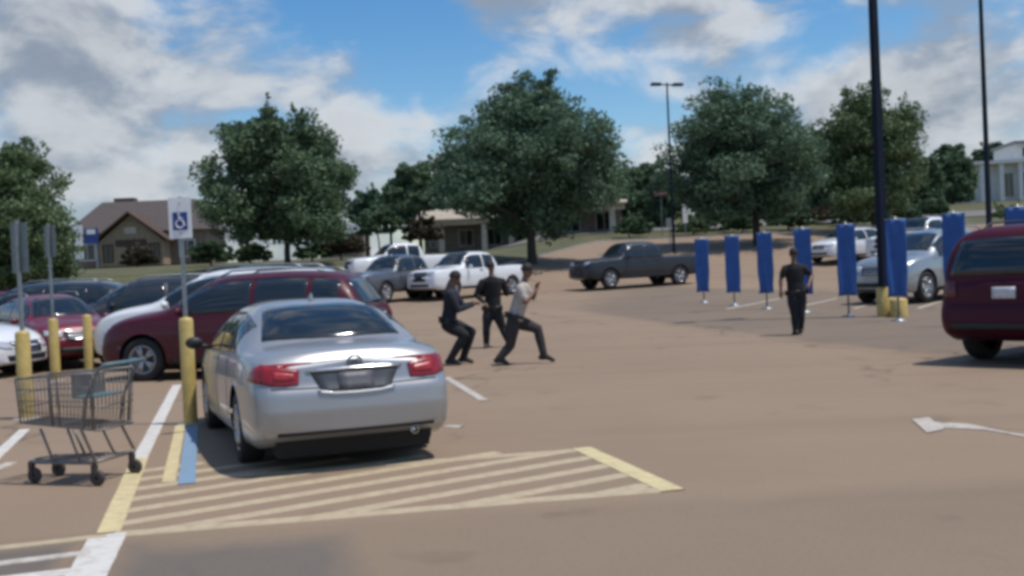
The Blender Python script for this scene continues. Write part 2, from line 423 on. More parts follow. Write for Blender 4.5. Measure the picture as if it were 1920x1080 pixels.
_LN = [0]
def line(name, a, b, width, matl, dz=None, n=12, w2=None):
    """a painted strip with a thin edge down to the asphalt"""
    if dz is None: _LN[0] += 1; dz = .0062 + .0006 * (_LN[0] % 8)
    a = Vector((a[0], a[1], 0)); b = Vector((b[0], b[1], 0)); d = (b - a).normalized(); q = Vector((-d.y, d.x, 0)); V = []; n = max(n, int((b - a).length * 4))
    for i in range(n + 1):
        p = a.lerp(b, i / n); w = (width if w2 is None else width + (w2 - width) * i / n) / 2
        for s in (-1, 1):
            e = p + q * (s * w + random.uniform(-.003, .003)); z = float(terrain(e.x, e.y)); o = q * s * .004
            V += [(e.x, e.y, z + dz), (e.x + o.x, e.y + o.y, z)]
    Fc = []
    for i in range(n):
        k = 4 * i; Fc += [(k, k + 4, k + 6, k + 2), (k + 1, k + 5, k + 4, k), (k + 2, k + 6, k + 7, k + 3)]
    o = mesh(name, V, Fc, matl); o['kind'] = 'structure'; return o


def pline(name, p, q, width, matl, dz=None, w2=None): return line(name, G(*p), G(*q), width, matl, dz, w2=w2)


pline('stall_line', (332, 722), (262, 860), .13, PW)
pline('stall_line', (262, 860), (203, 1000), .14, PY)
pline('stall_line', (203, 1003), (110, 1180), .22, PW)
# hatched walkway: six long lines closed by a slanted end line
QD = [G(262, 872), G(1094, 843), G(1256, 917), G(214, 1003)]
hd = (G(900, 941) - G(1175, 890)); hd.z = 0; hd.normalize(); hn = Vector((-hd.y, hd.x, 0)); sp_ = abs((G(1139, 873) - G(1175, 890)).dot(hn))
for k in range(-16, 14):
    o_ = G(1175, 890) + hn * (sp_ * k); t0, t1 = -30.0, 30.0; ctr = sum(QD, Vector()) / 4
    for a, b in zip(QD, QD[1:] + QD[:1]):                              # clip the stripe to the painted outline
        e = b - a; m = Vector((-e.y, e.x, 0)); m *= 1 if (ctr - a).dot(m) > 0 else -1
        den = hd.dot(m); num = (a - o_).dot(m)
        if den > 1e-9: t0 = max(t0, num / den)
        elif den < -1e-9: t1 = min(t1, num / den)
        elif num > 0: t1 = t0 - 1
    if t1 - t0 > .5: line('hatch_line', o_ + hd * t0, o_ + hd * t1, .13, PYW, .0042)
pline('hatch_line', (420, 893), (1094, 844), .12, PYW, .0050)
pline('hatch_line', (213, 1003), (1256, 917), .15, PYW, .0054)
pline('hatch_end_line', (1090, 841), (1262, 921), .17, PY)
pline('hatch_line', (-160, 1047), (200, 1006), .10, PYW)
pline('hatch_line', (-160, 1078), (170, 1037), .10, PWF)
pline('hatch_line', (-160, 1108), (150, 1072), .14, PW)
pline('bay_line', (338, 798), (316, 905), .10, PY)
pline('bay_line', (360, 800), (350, 908), .13, PB)
pline('bay_line', (306, 795), (372, 794), .10, PY)
pline('stall_line', (-60, 905), (46, 806), .11, PW)
pline('stall_line', (-40, 892), (22, 868), .10, PWF)
pline('stall_line', (836, 708), (908, 752), .11, PWF)
pline('stall_line', (836, 800), (866, 801), .11, PWF)
for k in range(5):                                                   # stall lines of the far rows
    p = on(1360 + 120 * k, 33 - 1.2 * k); line('stall_line', (p.x, p.y), (p.x + 2.6, p.y + 4.3), .10, PWF)
def arrow():
    V = [G(*p) for p in ((1710, 788), (1742, 784), (1752, 792), (1775, 796), (1768, 807), (1738, 813))]
    o = mesh('lane_arrow', [(v.x, v.y, .010) for v in V], [(5, 4, 3, 2, 1, 0)], PWF); o['kind'] = 'structure'
    S = [(1764, 801), (1790, 799), (1830, 801), (1868, 808), (1900, 815), (1950, 822), (2010, 828)]
    L_ = []
    for i, p in enumerate(S):
        c = G(*p); w = (.08, .19, .19, .14, .10, .10, .10)[i]; L_ += [(c.x, c.y - w, .006), (c.x, c.y + w, .006)]
    Fc = [(2 * i, 2 * i + 2, 2 * i + 3, 2 * i + 1) for i in range(len(S) - 1)]
    o = mesh('lane_arrow', L_, Fc, PWF); o['kind'] = 'structure'
arrow()
#PART2
# ------------------------------------------------------------------ vehicles
SPEC = {
 'sedan': dict(L=4.95, W=.93, wr=.335, axles=(1.08, 3.93), tw=.23,
    zt=[(0, .97), (.05, 1.03), (.16, 1.075), (.45, 1.095), (.78, 1.115), (1.2, 1.30), (1.65, 1.44), (2.15, 1.49), (2.7, 1.485), (3.1, 1.42), (3.5, 1.24), (3.95, 1.03), (4.4, .94), (4.72, .82), (4.88, .69), (4.95, .60)],
    zb=[(0, .87), (.2, .95), (.8, .995), (2.5, .96), (3.9, .91), (4.4, .83), (4.8, .66), (4.95, .54)],
    zs=[(0, .36), (.10, .27), (.4, .21), (4.5, .19), (4.95, .27)],
    wf=[(0, .82), (.04, .885), (.12, .935), (.32, .972), (.9, 1), (3.8, 1), (4.4, .97), (4.72, .90), (4.88, .80), (4.95, .70)],
    rear=[(.2, .10), (.36, .02), (.55, 0), (.70, .015), (.78, .06), (.88, .085), (1.0, .10), (1.09, .07)],
    win=[(1.28, 1.62), (1.68, 2.42), (2.50, 3.62)], rg='top', rgl=(.86, 1.62, .665, .535), ws=(3.16, 3.92, .54, .70)),
 'suv': dict(L=4.75, W=.945, wr=.365, axles=(.96, 3.90), tw=.24,
    zt=[(0, 1.02), (.05, 1.12), (.18, 1.30), (.36, 1.52), (.55, 1.64), (.9, 1.70), (1.6, 1.735), (2.3, 1.725), (2.75, 1.66), (3.15, 1.46), (3.65, 1.20), (4.2, 1.11), (4.55, 1.01), (4.70, .86), (4.75, .74)],
    zb=[(0, .90), (.1, 1.02), (.5, 1.10), (2.5, 1.05), (3.6, 1.03), (4.2, .97), (4.6, .80), (4.75, .62)],
    zs=[(0, .44), (.12, .34), (.5, .27), (4.4, .25), (4.75, .36)],
    wf=[(0, .84), (.04, .90), (.12, .945), (.32, .98), (.8, 1), (3.7, 1), (4.25, .97), (4.55, .90), (4.70, .80), (4.75, .70)],
    rear=[(.2, .08), (.40, .01), (.58, 0), (.72, .02), (.80, .05), (1.0, .06), (1.1, .04)],
    win=[(.52, .98), (1.06, 1.95), (2.03, 3.28)], rg='rear', rgl=(1.14, 1.56, .70, .56), ws=(2.82, 3.58, .56, .72)),
 'big_suv': dict(L=5.0, W=.98, wr=.39, axles=(1.05, 4.0), tw=.27,
    zt=[(0, 1.10), (.03, 1.25), (.10, 1.52), (.20, 1.72), (.36, 1.81), (.8, 1.85), (1.8, 1.87), (2.6, 1.85), (3.0, 1.77), (3.4, 1.52), (3.8, 1.26), (4.5, 1.16), (4.8, 1.06), (4.95, .92), (5.0, .8)],
    zb=[(0, 1.0), (.1, 1.10), (.5, 1.14), (2.6, 1.12), (3.8, 1.10), (4.5, 1.02), (4.85, .88), (5.0, .66)],
    zs=[(0, .50), (.12, .40), (.5, .30), (4.6, .30), (5.0, .42)],
    wf=[(0, .84), (.04, .90), (.12, .95), (.3, .985), (.8, 1), (4.0, 1), (4.5, .97), (4.8, .91), (4.95, .82), (5.0, .74)],
    rear=[(.2, .08), (.42, .01), (.60, 0), (.76, .02), (.84, .06), (1.1, .07), (1.2, .05)],
    tumb=.19, ex=1.3, win=[(.36, .98), (1.06, 2.1), (2.18, 3.5)], rg='rear', rgl=(1.20, 1.68, .76, .64), ws=(3.05, 3.74, .60, .76)),
 'pickup': dict(L=5.8, W=.99, wr=.40, axles=(1.15, 4.75), tw=.27,
    zt=[(0, 1.16), (.03, 1.25), (.10, 1.28), (1.9, 1.30), (1.98, 1.32), (2.05, 1.52), (2.14, 1.75), (2.3, 1.85), (2.9, 1.89), (3.45, 1.87), (3.72, 1.79), (4.0, 1.53), (4.22, 1.34), (4.5, 1.29), (5.3, 1.24), (5.62, 1.20), (5.73, 1.13), (5.78, 1.02), (5.8, .93)],
    zb=[(0, 1.05), (.1, 1.16), (2.0, 1.18), (4.2, 1.16), (5.0, 1.13), (5.62, 1.08), (5.76, .94), (5.8, .80)],
    zs=[(0, .58), (.1, .48), (.5, .42), (5.3, .38), (5.8, .48)],
    wf=[(0, .90), (.03, .94), (.1, .97), (.3, .99), (.8, 1), (4.9, 1), (5.4, .985), (5.65, .96), (5.75, .92), (5.8, .87)],
    rear=[(.3, .05), (.5, .0), (.66, 0), (.74, .05), (1.2, .05), (1.3, .05)],
    tumb=.24, ex=.8, win=[(2.24, 2.85), (2.93, 3.95)], rg='none', rgl=None, ws=(3.52, 4.22, .62, .78)),
}


def car_body(sp):
    tab = lambda k, s: pchip([a for a, _ in sp[k]], [b for _, b in sp[k]], s)
    L, W = sp['L'], sp['W']
    s = np.unique(np.concatenate([[0, .012, .03, .06, .10, .15, .21, .28, .36], np.linspace(.45, L - .45, 92), L - np.array([.36, .28, .21, .15, .10, .06, .03, .012, 0])]))
    if sp is SPEC['pickup']: s = np.unique(np.concatenate([s, np.linspace(1.92, 2.3, 16)]))
    zt, zb, zs, w = tab('zt', s), tab('zb', s), tab('zs', s), tab('wf', s) * W
    fy = lambda t: pchip([0, .06, .18, .4, .65, .85, 1], [.90, .955, .985, 1.0, 1.0, .982, .955], t)
    ts = np.linspace(0, 1, 20); th = np.linspace(0, 1, 30)**1.0 * math.pi / 2
    rows = []
    for k in range(len(s)):
        pts = [(w[k] * .9 * q, zs[k]) for q in (0, .35, .7)]
        for t in ts: pts.append((w[k] * float(fy(t)), zs[k] + t * (zb[k] - zs[k])))
        h = max(zt[k] - zb[k], .02); e = 2.3 + (1.3 + sp.get('ex', 0)) * float(sstep(.12, .45, h))
        wb = pts[-1][0]
        for a in th[1:]:
            z = h * math.sin(a)**(2 / e); y = wb * max(math.cos(a), 0)**(2 / e) * (1 - sp.get('tumb', .36) * z)
            pts.append((y, zb[k] + z))
        rows.append(pts)
    n = len(rows[0]); V = []
    rz, rd = zip(*sp['rear'])
    for k, pts in enumerate(rows):
        for side in (1, -1):
            for (y, z) in pts:
                x = s[k] + float(np.interp(z, rz, rd)) * float(1 - sstep(0, .7, s[k]))
                x -= max(0, (z - .45)) * .10 * float(sstep(L - .5, L, s[k])) * 0
                zz = z
                if sp is SPEC['pickup'] and .12 < s[k] < 1.93 and y < .80 * W and z > zb[k] - .02: zz = z - .48
                V.append((x - L / 2, side * y, zz))
    Fc = []
    for k in range(len(rows) - 1):
        for side in (0, 1):
            for j in range(n - 1):
                a = (k * 2 + side) * n + j; b = ((k + 1) * 2 + side) * n + j
                Fc.append((a, b, b + 1, a + 1) if side == 1 else (a, a + 1, b + 1, b))
    for k in (0, len(rows) - 1):                                      # end caps: rows from one side to the other
        Kc = 14; base = len(V); L0 = (k * 2) * n; R0 = (k * 2 + 1) * n
        for j in range(n):
            p, q = Vector(V[R0 + j]), Vector(V[L0 + j])
            for c in range(1, Kc):
                u = c / Kc; pt = p.lerp(q, u); bul = .07 * (1 - (2 * u - 1)**2)
                V.append((pt.x + (bul if k else -bul * .7), pt.y, pt.z))
        def idx(j, c): return R0 + j if c == 0 else (L0 + j if c == Kc else base + j * (Kc - 1) + c - 1)
        for j in range(n - 1):
            for c in range(Kc):
                q = (idx(j, c), idx(j, c + 1), idx(j + 1, c + 1), idx(j + 1, c)); Fc.append(q[::-1] if k == 0 else q)
    V = np.array(V); Vfull = V.copy(); Ffull = list(Fc)
    # wheel arches: snap the rim of the opening to a circle and open it
    Rr = sp['wr'] + .055; zc = sp['wr'] + .01
    for ax in sp['axles']:
        x0 = ax - L / 2; m = np.abs(V[:, 1]) > .62 * W
        r = np.hypot(V[:, 0] - x0, V[:, 2] - zc); near = m & (np.abs(r - Rr) < .034) & (V[:, 2] < sp['wr'] * 2.5)
        sc = np.where(near, Rr / np.maximum(r, 1e-6), 1)
        V[:, 0] = x0 + (V[:, 0] - x0) * sc; V[:, 2] = zc + (V[:, 2] - zc) * sc
    keep = []
    for f in Fc:
        c = V[list(f)].mean(0); drop = False
        for ax in sp['axles']:
            if abs(c[1]) > .62 * W and math.hypot(c[0] - ax + L / 2, c[2] - zc) < Rr - .004 and c[2] < sp['wr'] * 2.5: drop = True
        if not drop: keep.append(f)
    bm = bmesh.new(); vs = [bm.verts.new(v) for v in V]
    for f in keep:
        try: bm.faces.new([vs[i] for i in f])
        except ValueError: pass
    bmesh.ops.remove_doubles(bm, verts=bm.verts, dist=.0008)
    bmesh.ops.delete(bm, geom=[v for v in bm.verts if not v.link_faces], context='VERTS')
    bmesh.ops.recalc_face_normals(bm, faces=bm.faces)
    for f in bm.faces: f.smooth = True
    me = bpy.data.meshes.new('body'); bm.to_mesh(me); bm.free()
    bvh = BVHTree.FromPolygons([Vector(v) for v in Vfull], Ffull)
    return me, bvh, tab


BODY = {}
WHEELS = {}
def wheel_meshes(r, w, key):
    if key in WHEELS: return WHEELS[key]
    t = MB().lathe([(r * .64, -w * .42), (r * .72, -w * .5), (r * .93, -w * .48), (r * .99, -w * .36), (r, 0), (r * .99, w * .36), (r * .93, w * .48), (r * .72, w * .5), (r * .64, w * .42)], 32, 'y')
    tyre = t.build('wheel', RUBBER, None, True).data
    m = MB().lathe([(r * .64, w * .42), (r * .66, w * .46), (r * .62, w * .47), (r * .57, w * .40), (r * .56, w * .12), (r * .03, w * .10), (.001, w * .10)], 32, 'y')
    ns = 5
    for k in range(ns):
        for dd in (-.16, .16):
            a = 2 * math.pi * k / ns
            p0 = (math.cos(a + dd * .4) * r * .12, w * .36, math.sin(a + dd * .4) * r * .12); p1 = (math.cos(a + dd) * r * .58, w * .42, math.sin(a + dd) * r * .58)
            m.tube([p0, p1], [r * .075, r * .06], 6)
    m.lathe([(r * .17, w * .30), (r * .17, w * .43), (r * .12, w * .46), (.001, w * .46)], 16, 'y')
    rim = m.build('rim', RIM, None, True).data
    for o in [o for o in COL.objects if o.data in (tyre, rim)]: bpy.data.objects.remove(o)
    WHEELS[key] = (tyre, rim); return WHEELS[key]


def vehicle(name, kind, loc, heading, paint, label, cat, scale=1.0, rim_dark=False, zmul=1.0, group=None):
    """heading: unit direction in the XY plane that the nose points to; loc: centre on the ground"""
    sp = SPEC[kind]
    if kind not in BODY: BODY[kind] = car_body(sp)
    me0, bvh, tab = BODY[kind]; L, W, wr = sp['L'], sp['W'], sp['wr']
    root = empty(name, loc, math.atan2(heading[1], heading[0]), label, cat, group); root.scale = (scale, scale, scale * zmul * (1.07 if kind == 'pickup' else 1.0))
    me = me0.copy(); me.materials.clear(); link('body', me, paint, root)
    X = lambda s: s - L / 2
    DIRS = {'side': (Vector((0, 3, 0)), Vector((0, -1, 0))), 'sider': (Vector((0, -3, 0)), Vector((0, 1, 0))),
            'rear': (Vector((-6, 0, 0)), Vector((1, 0, 0))), 'front': (Vector((6, 0, 0)), Vector((-1, 0, 0))), 'top': (Vector((0, 0, 4)), Vector((0, 0, -1)))}
    def patch(pname, low, high, plane, matl, off=.006, rows=6, parent=root, sub=4, skirt=.02):
        """a panel moulded to the body: low and high are rows of (a, b) points in the projection plane"""
        def dens(row):
            out = []
            for (p, q) in zip(row[:-1], row[1:]):
                for t in range(sub): out.append((p[0] + (q[0] - p[0]) * t / sub, p[1] + (q[1] - p[1]) * t / sub))
            return out + [row[-1]]
        lo, hi = dens(low), dens(high); n = len(lo); V = []; Nn = []
        o0, dr = DIRS[plane]
        for i in range(rows + 1):
            t = i / rows
            for (p, q) in zip(lo, hi):
                a, b = p[0] + (q[0] - p[0]) * t, p[1] + (q[1] - p[1]) * t
                a += 1.3e-4; b += 1.7e-4
                if plane in ('side', 'sider'): o = Vector((X(a), o0.y, b))
                elif plane in ('rear', 'front'): o = Vector((o0.x, a, b))
                else: o = Vector((X(a), b, o0.z))
                hit = bvh.ray_cast(o, dr)
                if hit[0] is None: hit = bvh.find_nearest(o + dr * (4 if plane in ('rear', 'front') else 2.1))
                nm = hit[1] if hit[1].dot(dr) < 0 else -hit[1]
                V.append(hit[0] + nm * off); Nn.append(nm)
        Fc = [(i * n + j, i * n + j + 1, (i + 1) * n + j + 1, (i + 1) * n + j) for i in range(rows) for j in range(n - 1)]
        ring = list(range(n)) + [i * n + n - 1 for i in range(1, rows + 1)] + [rows * n + j for j in range(n - 2, -1, -1)] + [i * n for i in range(rows - 1, 0, -1)]
        b0 = len(V); V += [V[i] - Nn[i] * (skirt + off) for i in ring]; m = len(ring)
        Fc += [(ring[k], b0 + k, b0 + (k + 1) % m, ring[(k + 1) % m]) for k in range(m)]
        bm = bmesh.new(); vs = [bm.verts.new(v) for v in V]
        for f in Fc:
            try: bm.faces.new([vs[i] for i in f])
            except ValueError: pass
        bmesh.ops.recalc_face_normals(bm, faces=bm.faces)
        for f in list(bm.faces)[:rows * (n - 1)]: f.smooth = True
        mm = bpy.data.meshes.new(pname); bm.to_mesh(mm); bm.free(); return link(pname, mm, matl, parent)
    # --- glass
    for (a, b) in sp['win']:
        ss = np.linspace(a, b, 7); zb, zt = tab('zb', ss), tab('zt', ss)
        lo = [(s_, z_ + .035) for s_, z_ in zip(ss, zb)]; hi = [(s_, max(z_ + .045, z_ + .80 * (t_ - z_))) for s_, z_, t_ in zip(ss, zb, zt)]
        for pl in ('side', 'sider'): patch('side_window', lo, hi, pl, GLASS)
    a, b, y1, y0 = sp['ws'][0], sp['ws'][1], sp['ws'][2], sp['ws'][3]
    ys = np.linspace(-1, 1, 7)
    patch('windscreen', [(b - .10 * y * y, y * y0) for y in ys], [(a - .06 * y * y, y * y1) for y in ys], 'top', GLASS, rows=8)
    if sp['rg'] == 'top':
        a, b, y0, y1 = sp['rgl']
        patch('rear_window', [(a + .10 * y * y, y * y0) for y in ys], [(b + .06 * y * y, y * y1) for y in ys], 'top', GLASS, rows=8)
    elif sp['rg'] == 'rear':
        z0, z1, y0, y1 = sp['rgl']
        patch('rear_window', [(y * y0, z0) for y in ys], [(y * y1, z1 - .03 * y * y) for y in ys], 'rear', GLASS, rows=8)
    else:
        patch('rear_window', [(y * .66, 1.40) for y in ys], [(y * .58, 1.72) for y in ys], 'rear', GLASS)
    # --- wheels
    tyre, rim = wheel_meshes(wr, sp['tw'], kind)
    for ax in sp['axles']:
        for sd in (1, -1):
            o = link('wheel', tyre, RUBBER, root, (X(ax), sd * (W - sp['tw'] * .55), wr), 0 if sd > 0 else math.pi)
            rr = link('rim', rim, RIM, o)
            if rim_dark: rr.material_slots[0].link = 'OBJECT'; rr.material_slots[0].material = RIMD
            mm = MB(); Rr = wr + .062; V = []
            for k in range(17):
                w = math.pi * (k / 16) * 1.16 - .08 * math.pi
                for y in (W * .93, W * .55): V.append((X(ax) + Rr * math.cos(w), sd * y, wr + .01 + Rr * math.sin(w)))
            V.append((X(ax), sd * W * .55, wr)); c = len(V) - 1
            mm.add(V, [(2 * k, 2 * k + 2, 2 * k + 3, 2 * k + 1) for k in range(16)] + [(2 * k + 1, 2 * k + 3, c) for k in range(16)])
            mm.build('wheel_arch_liner', GAP, root)
    # --- mirrors
    ms = sp['win'][-1][1] - .12; mz = float(tab('zb', ms)) + .10
    for sd in (1, -1):
        mb = MB().ellipsoid((X(ms), sd * (W + .12), mz), (.055, .10, .07), 14, 10); mb.tube([(X(ms) + .02, sd * (W - .06), mz - .06), (X(ms), sd * (W + .06), mz - .03)], .03, 6)
        mb.build('wing_mirror', paint if kind != 'sedan' else BLACKP, root, True)
    # --- door gaps and handles
    doors = sp['win'][-2:] if kind != 'pickup' else sp['win']
    for (a, b) in doors:
        for sd in ('side', 'sider'):
            x0 = a - .05; zb0 = float(tab('zb', x0)); z0 = float(tab('zs', x0)) + .14
            patch('door_gap', [(x0, z0), (x0 + .009, z0)], [(x0, zb0), (x0 + .009, zb0)], sd, GAP, .0025, 8, sub=1, skirt=.004)
            hz_ = float(tab('zb', a)) - .075
            patch('door_handle', [(a + .04, hz_), (a + .22, hz_)], [(a + .04, hz_ + .03), (a + .22, hz_ + .03)], sd, paint if kind == 'sedan' else BLACKP, .028, 2, sub=3, skirt=.02)
    for sd in ('side', 'sider'):
        x0 = sp['win'][-1][1] - .16; zb0 = float(tab('zb', x0)); z0 = float(tab('zs', x0)) + .14
        patch('door_gap', [(x0, z0), (x0 + .009, z0)], [(x0, zb0), (x0 + .009, zb0)], sd, GAP, .0025, 8, sub=1, skirt=.004)
        a0, a1 = sp['axles'][0] + wr + .12, sp['axles'][1] - wr - .12
        ss = np.linspace(a0, a1, 5); zz = tab('zs', ss)
        if kind != 'sedan': patch('sill_cladding', [(s_, z_ + .015) for s_, z_ in zip(ss, zz)], [(s_, z_ + .11) for s_, z_ in zip(ss, zz)], sd, BLACKP, .010, 3)
        else: patch('sill_cladding', [(s_, z_ + .012) for s_, z_ in zip(ss, zz)], [(s_, z_ + .05) for s_, z_ in zip(ss, zz)], sd, GAP, .004, 2)
    # --- nose: headlights, grille, bumper grille, plate
    zf = float(tab('zt', L - .12)); zn = float(tab('zs', L - .05))
    hz0, hz1 = zf - .20, zf - .05
    for sd in (1, -1):
        patch('headlight', [(sd * W * .46, hz0), (sd * W * .66, hz0 + .01), (sd * W * .84, hz0 + .06)], [(sd * W * .46, hz1 - .02), (sd * W * .66, hz1), (sd * W * .84, hz1 + .015)], 'front', CLEARL, .008, 4)
    gt = {'sedan': .0, 'suv': .0, 'big_suv': .04, 'pickup': .16}[kind]
    patch('grille', [(y * W * .40, hz0 - .08 - gt) for y in (-1, 0, 1)], [(y * W * .43, hz1 - .02) for y in (-1, 0, 1)], 'front', BLACKP, .010, 4)
    for k in range(3):
        zz = hz0 - .05 + k * .07
        patch('grille_bar', [(y * W * .41, zz) for y in (-1, 0, 1)], [(y * W * .41, zz + .018) for y in (-1, 0, 1)], 'front', CHROME if kind != 'pickup' or k == 1 else BLACKP, .018, 1)
    patch('bumper_grille', [(y * W * .55, zn + .05) for y in (-1, 0, 1)], [(y * W * .60, zn + .16) for y in (-1, 0, 1)], 'front', BLACKP, .008, 3)
    # --- tail
    if kind == 'sedan':
        for sd in (1, -1):
            tl = patch('tail_light', [(sd * .50, .785), (sd * .62, .775), (sd * .745, .785), (sd * .80, .80)], [(sd * .485, .905), (sd * .62, .935), (sd * .75, .955), (sd * .80, .965)], 'rear', REDL, .012, 6)
            patch('tail_light_lens', [(sd * .53, .825), (sd * .62, .82), (sd * .71, .825)], [(sd * .525, .875), (sd * .62, .89), (sd * .71, .90)], 'rear', mat('red_lens_bright', (.36, .022, .03), .25, coat=.3, noise=.2, scale=14), .018, 3, parent=tl)
            ss = (.10, .22, .33); pl = 'side' if sd > 0 else 'sider'
            patch('tail_light', [(s_, .80 + .10 * (s_ - .1)) for s_ in ss], [(.10, .965), (.22, .95), (.33, .90)], pl, REDL, .010, 4)
        patch('plate_recess', [(-.30, .70), (0, .70), (.30, .70)], [(-.40, .885), (0, .89), (.40, .885)], 'rear', mat('recess_silver', (.095, .10, .108), .45, .4, noise=.1, scale=6), .003, 5, skirt=.006)
        patch('licence_plate', [(-.155, .715), (.155, .715)], [(-.155, .865), (.155, .865)], 'rear', mat('dull_plate', (.10, .10, .115), .5, noise=.3, scale=24), .012, 3)
        patch('chrome_strip', [(y * .42, .885 + .004 * (1 - y * y)) for y in (-1, 0, 1)], [(y * .43, .905 + .004 * (1 - y * y)) for y in (-1, 0, 1)], 'rear', CHROME, .016, 2)
        # badge: a ring with a bar
        hit = bvh.ray_cast(Vector((-6, 0, .955)), Vector((1, 0, 0)))[0]
        bd = MB(); c = hit + Vector((-.012, 0, 0))
        bd.tube([c + Vector((0, .062 * math.cos(w), .05 * math.sin(w))) for w in np.linspace(0, 2 * math.pi, 25)], .010, 6, False)
        for q in (-.022, 0, .022): bd.tube([c + Vector((0, q - .012, .03)), c + Vector((0, q + .012, -.03))], .007, 5)
        bd.build('badge', mat('dark_chrome', (.22, .23, .25), .25, .9, noise=.1, scale=9), root, True)
        # trunk and bumper joints
        patch('trunk_gap', [(y * .50, .762) for y in (-1, -.5, 0, .5, 1)], [(y * .50, .769) for y in (-1, -.5, 0, .5, 1)], 'rear', GAP, .003, 1, skirt=.004) if False else None
        patch('bumper_gap', [(y * .74, .752 - .012 * (1 - y * y)) for y in (-1, -.5, 0, .5, 1)], [(y * .74, .761 - .012 * (1 - y * y)) for y in (-1, -.5, 0, .5, 1)], 'rear', GAP, .003, 1, skirt=.004)
        patch('bumper_valance', [(y * .70, .345) for y in (-1, -.5, 0, .5, 1)], [(y * .70, .375) for y in (-1, -.5, 0, .5, 1)], 'rear', GAP, .004, 2)
        MB().box((X(1.0), 0, .25), (1.7, 1.36, .22), taper=1.05).build('underbody_shade', GAP, root)  # black box added under the tail to deepen the shade below the car
        patch('plate_lip', [(y * .335, .672 + .02 * y * y) for y in (-1, -.6, 0, .6, 1)], [(y * .345, .698 + .03 * y**4) for y in (-1, -.6, 0, .6, 1)], 'rear', paint, .013, 3, skirt=.02)
        for sd in (-1,):
            patch('reflector', [(sd * .50, .475), (sd * .68, .48)], [(sd * .50, .505), (sd * .68, .51)], 'rear', REDL, .005, 2) if False else None
            MB().lathe([(.030, 0), (.036, 0), (.036, .14), (.030, .14), (.028, .02), (.001, .02)], 16, 'x', (X(.03), sd * .52, .305)).build('exhaust_pipe', CHROME, root, True)
        fin = MB(); x0 = X(1.98); z0 = 1.478
        fin.add([(x0 - .10, -.022, z0), (x0 + .12, -.02, z0), (x0 + .12, .02, z0), (x0 - .10, .022, z0), (x0 - .085, -.006, z0 + .075), (x0 - .04, -.006, z0 + .07), (x0 - .04, .006, z0 + .07), (x0 - .085, .006, z0 + .075)],
                [(0, 1, 5, 4), (1, 2, 6, 5), (2, 3, 7, 6), (3, 0, 4, 7), (4, 5, 6, 7), (3, 2, 1, 0)]).build('antenna_fin', paint, root)
        # high stop lamp, seat heads and shelf seen as shapes behind the glass are left to reflections
    else:
        zr = {'suv': .80, 'big_suv': .86, 'pickup': .80}[kind]; zb0 = float(tab('zb', .06))
        for sd in (1, -1):
            if kind == 'pickup': lo, hi = [(sd * .80, .84), (sd * .91, .84)], [(sd * .80, 1.12), (sd * .91, 1.12)]
            elif kind == 'big_suv': lo, hi = [(sd * .66, .90), (sd * .84, .92)], [(sd * .68, 1.12), (sd * .86, 1.14)]
            else: lo, hi = [(sd * .56, .92), (sd * .82, .92)], [(sd * .58, 1.04), (sd * .82, 1.07)]
            patch('tail_light', lo, hi, 'rear', REDL if kind != 'big_suv' else mat('dark_red_lens', (.10, .008, .016), .25, coat=.4, noise=.2, scale=9), .012, 4)
        patch('licence_plate', [(-.155, zr + .03), (.155, zr + .03)], [(-.155, zr + .18), (.155, zr + .18)], 'rear', PLATE, .012, 3)
        patch('bumper_gap', [(y * .80, zr - .06) for y in (-1, 0, 1)], [(y * .80, zr - .051) for y in (-1, 0, 1)], 'rear', GAP, .003, 1, skirt=.004)
        zsr = float(tab('zs', .05))
        patch('bumper_valance', [(y * .70, zsr + .02) for y in (-1, 0, 1)], [(y * .74, zsr + .12) for y in (-1, 0, 1)], 'rear', BLACKP if kind != 'pickup' else CHROME, .010, 3)
        if kind == 'suv' or kind == 'big_suv':
            for sd in (1, -1):
                z1 = sp['zt'][6][1]
                MB().tube([(X(.75), sd * .60, z1 - .06), (X(.95), sd * .60, z1 + .02), (X(1.7), sd * .61, z1 + .045), (X(2.4), sd * .60, z1 + .03), (X(2.6), sd * .59, z1 - .05)], .018, 6).build('roof_rail', GALV if kind == 'suv' else BLACKP, root, True)
    return root


def dirv(deg): return (math.cos(R(deg)), math.sin(R(deg)))           # 0 = to the right, 90 = away, 180 = to the left


SILVER = car_paint('silver_paint', (.36, .37, .385), .55, .40, .7)
MAROON = car_paint('maroon_paint', (.066, .005, .014), .05, .40, .28, .35)
MAROOND = car_paint('dark_maroon_paint', (.056, .005, .018), .0, .5, .08, .22)
WHITEC = car_paint('white_car_paint', (.74, .75, .76), .0, .35)
REDC = car_paint('red_car_paint', (.15, .010, .022), .1, .35, .6)
DARKG = car_paint('dark_slate_paint', (.018, .022, .030), .2, .45, .35)
GREYC = car_paint('grey_car_paint', (.13, .135, .15), .5, .35)
SILV2 = car_paint('silver_blue_paint', (.34, .37, .39), .6, .32)
BLKC = car_paint('black_car_paint', (.012, .013, .016), .1, .3)


def put(px, py, z=None, depth=None):
    if depth is not None: return on(px, depth)
    p = G(px, py)
    for _ in range(4): p = G(px, py, float(terrain(p.x, p.y)))
    return p


def place(name, kind, anchor, local, deg, paint, label, cat, scale=1.0, **kw):
    """anchor: ground point under the vehicle's local point (s from the tail, y to its left)"""
    h = dirv(deg); s, y = (local[0] - SPEC[kind]['L'] / 2) * scale, local[1] * scale
    c = Vector((anchor[0] - h[0] * s + h[1] * y, anchor[1] - h[1] * s - h[0] * y, 0)); c.z = float(terrain(c.x, c.y))
    return vehicle(name, kind, c, h, paint, label, cat, scale, **kw)


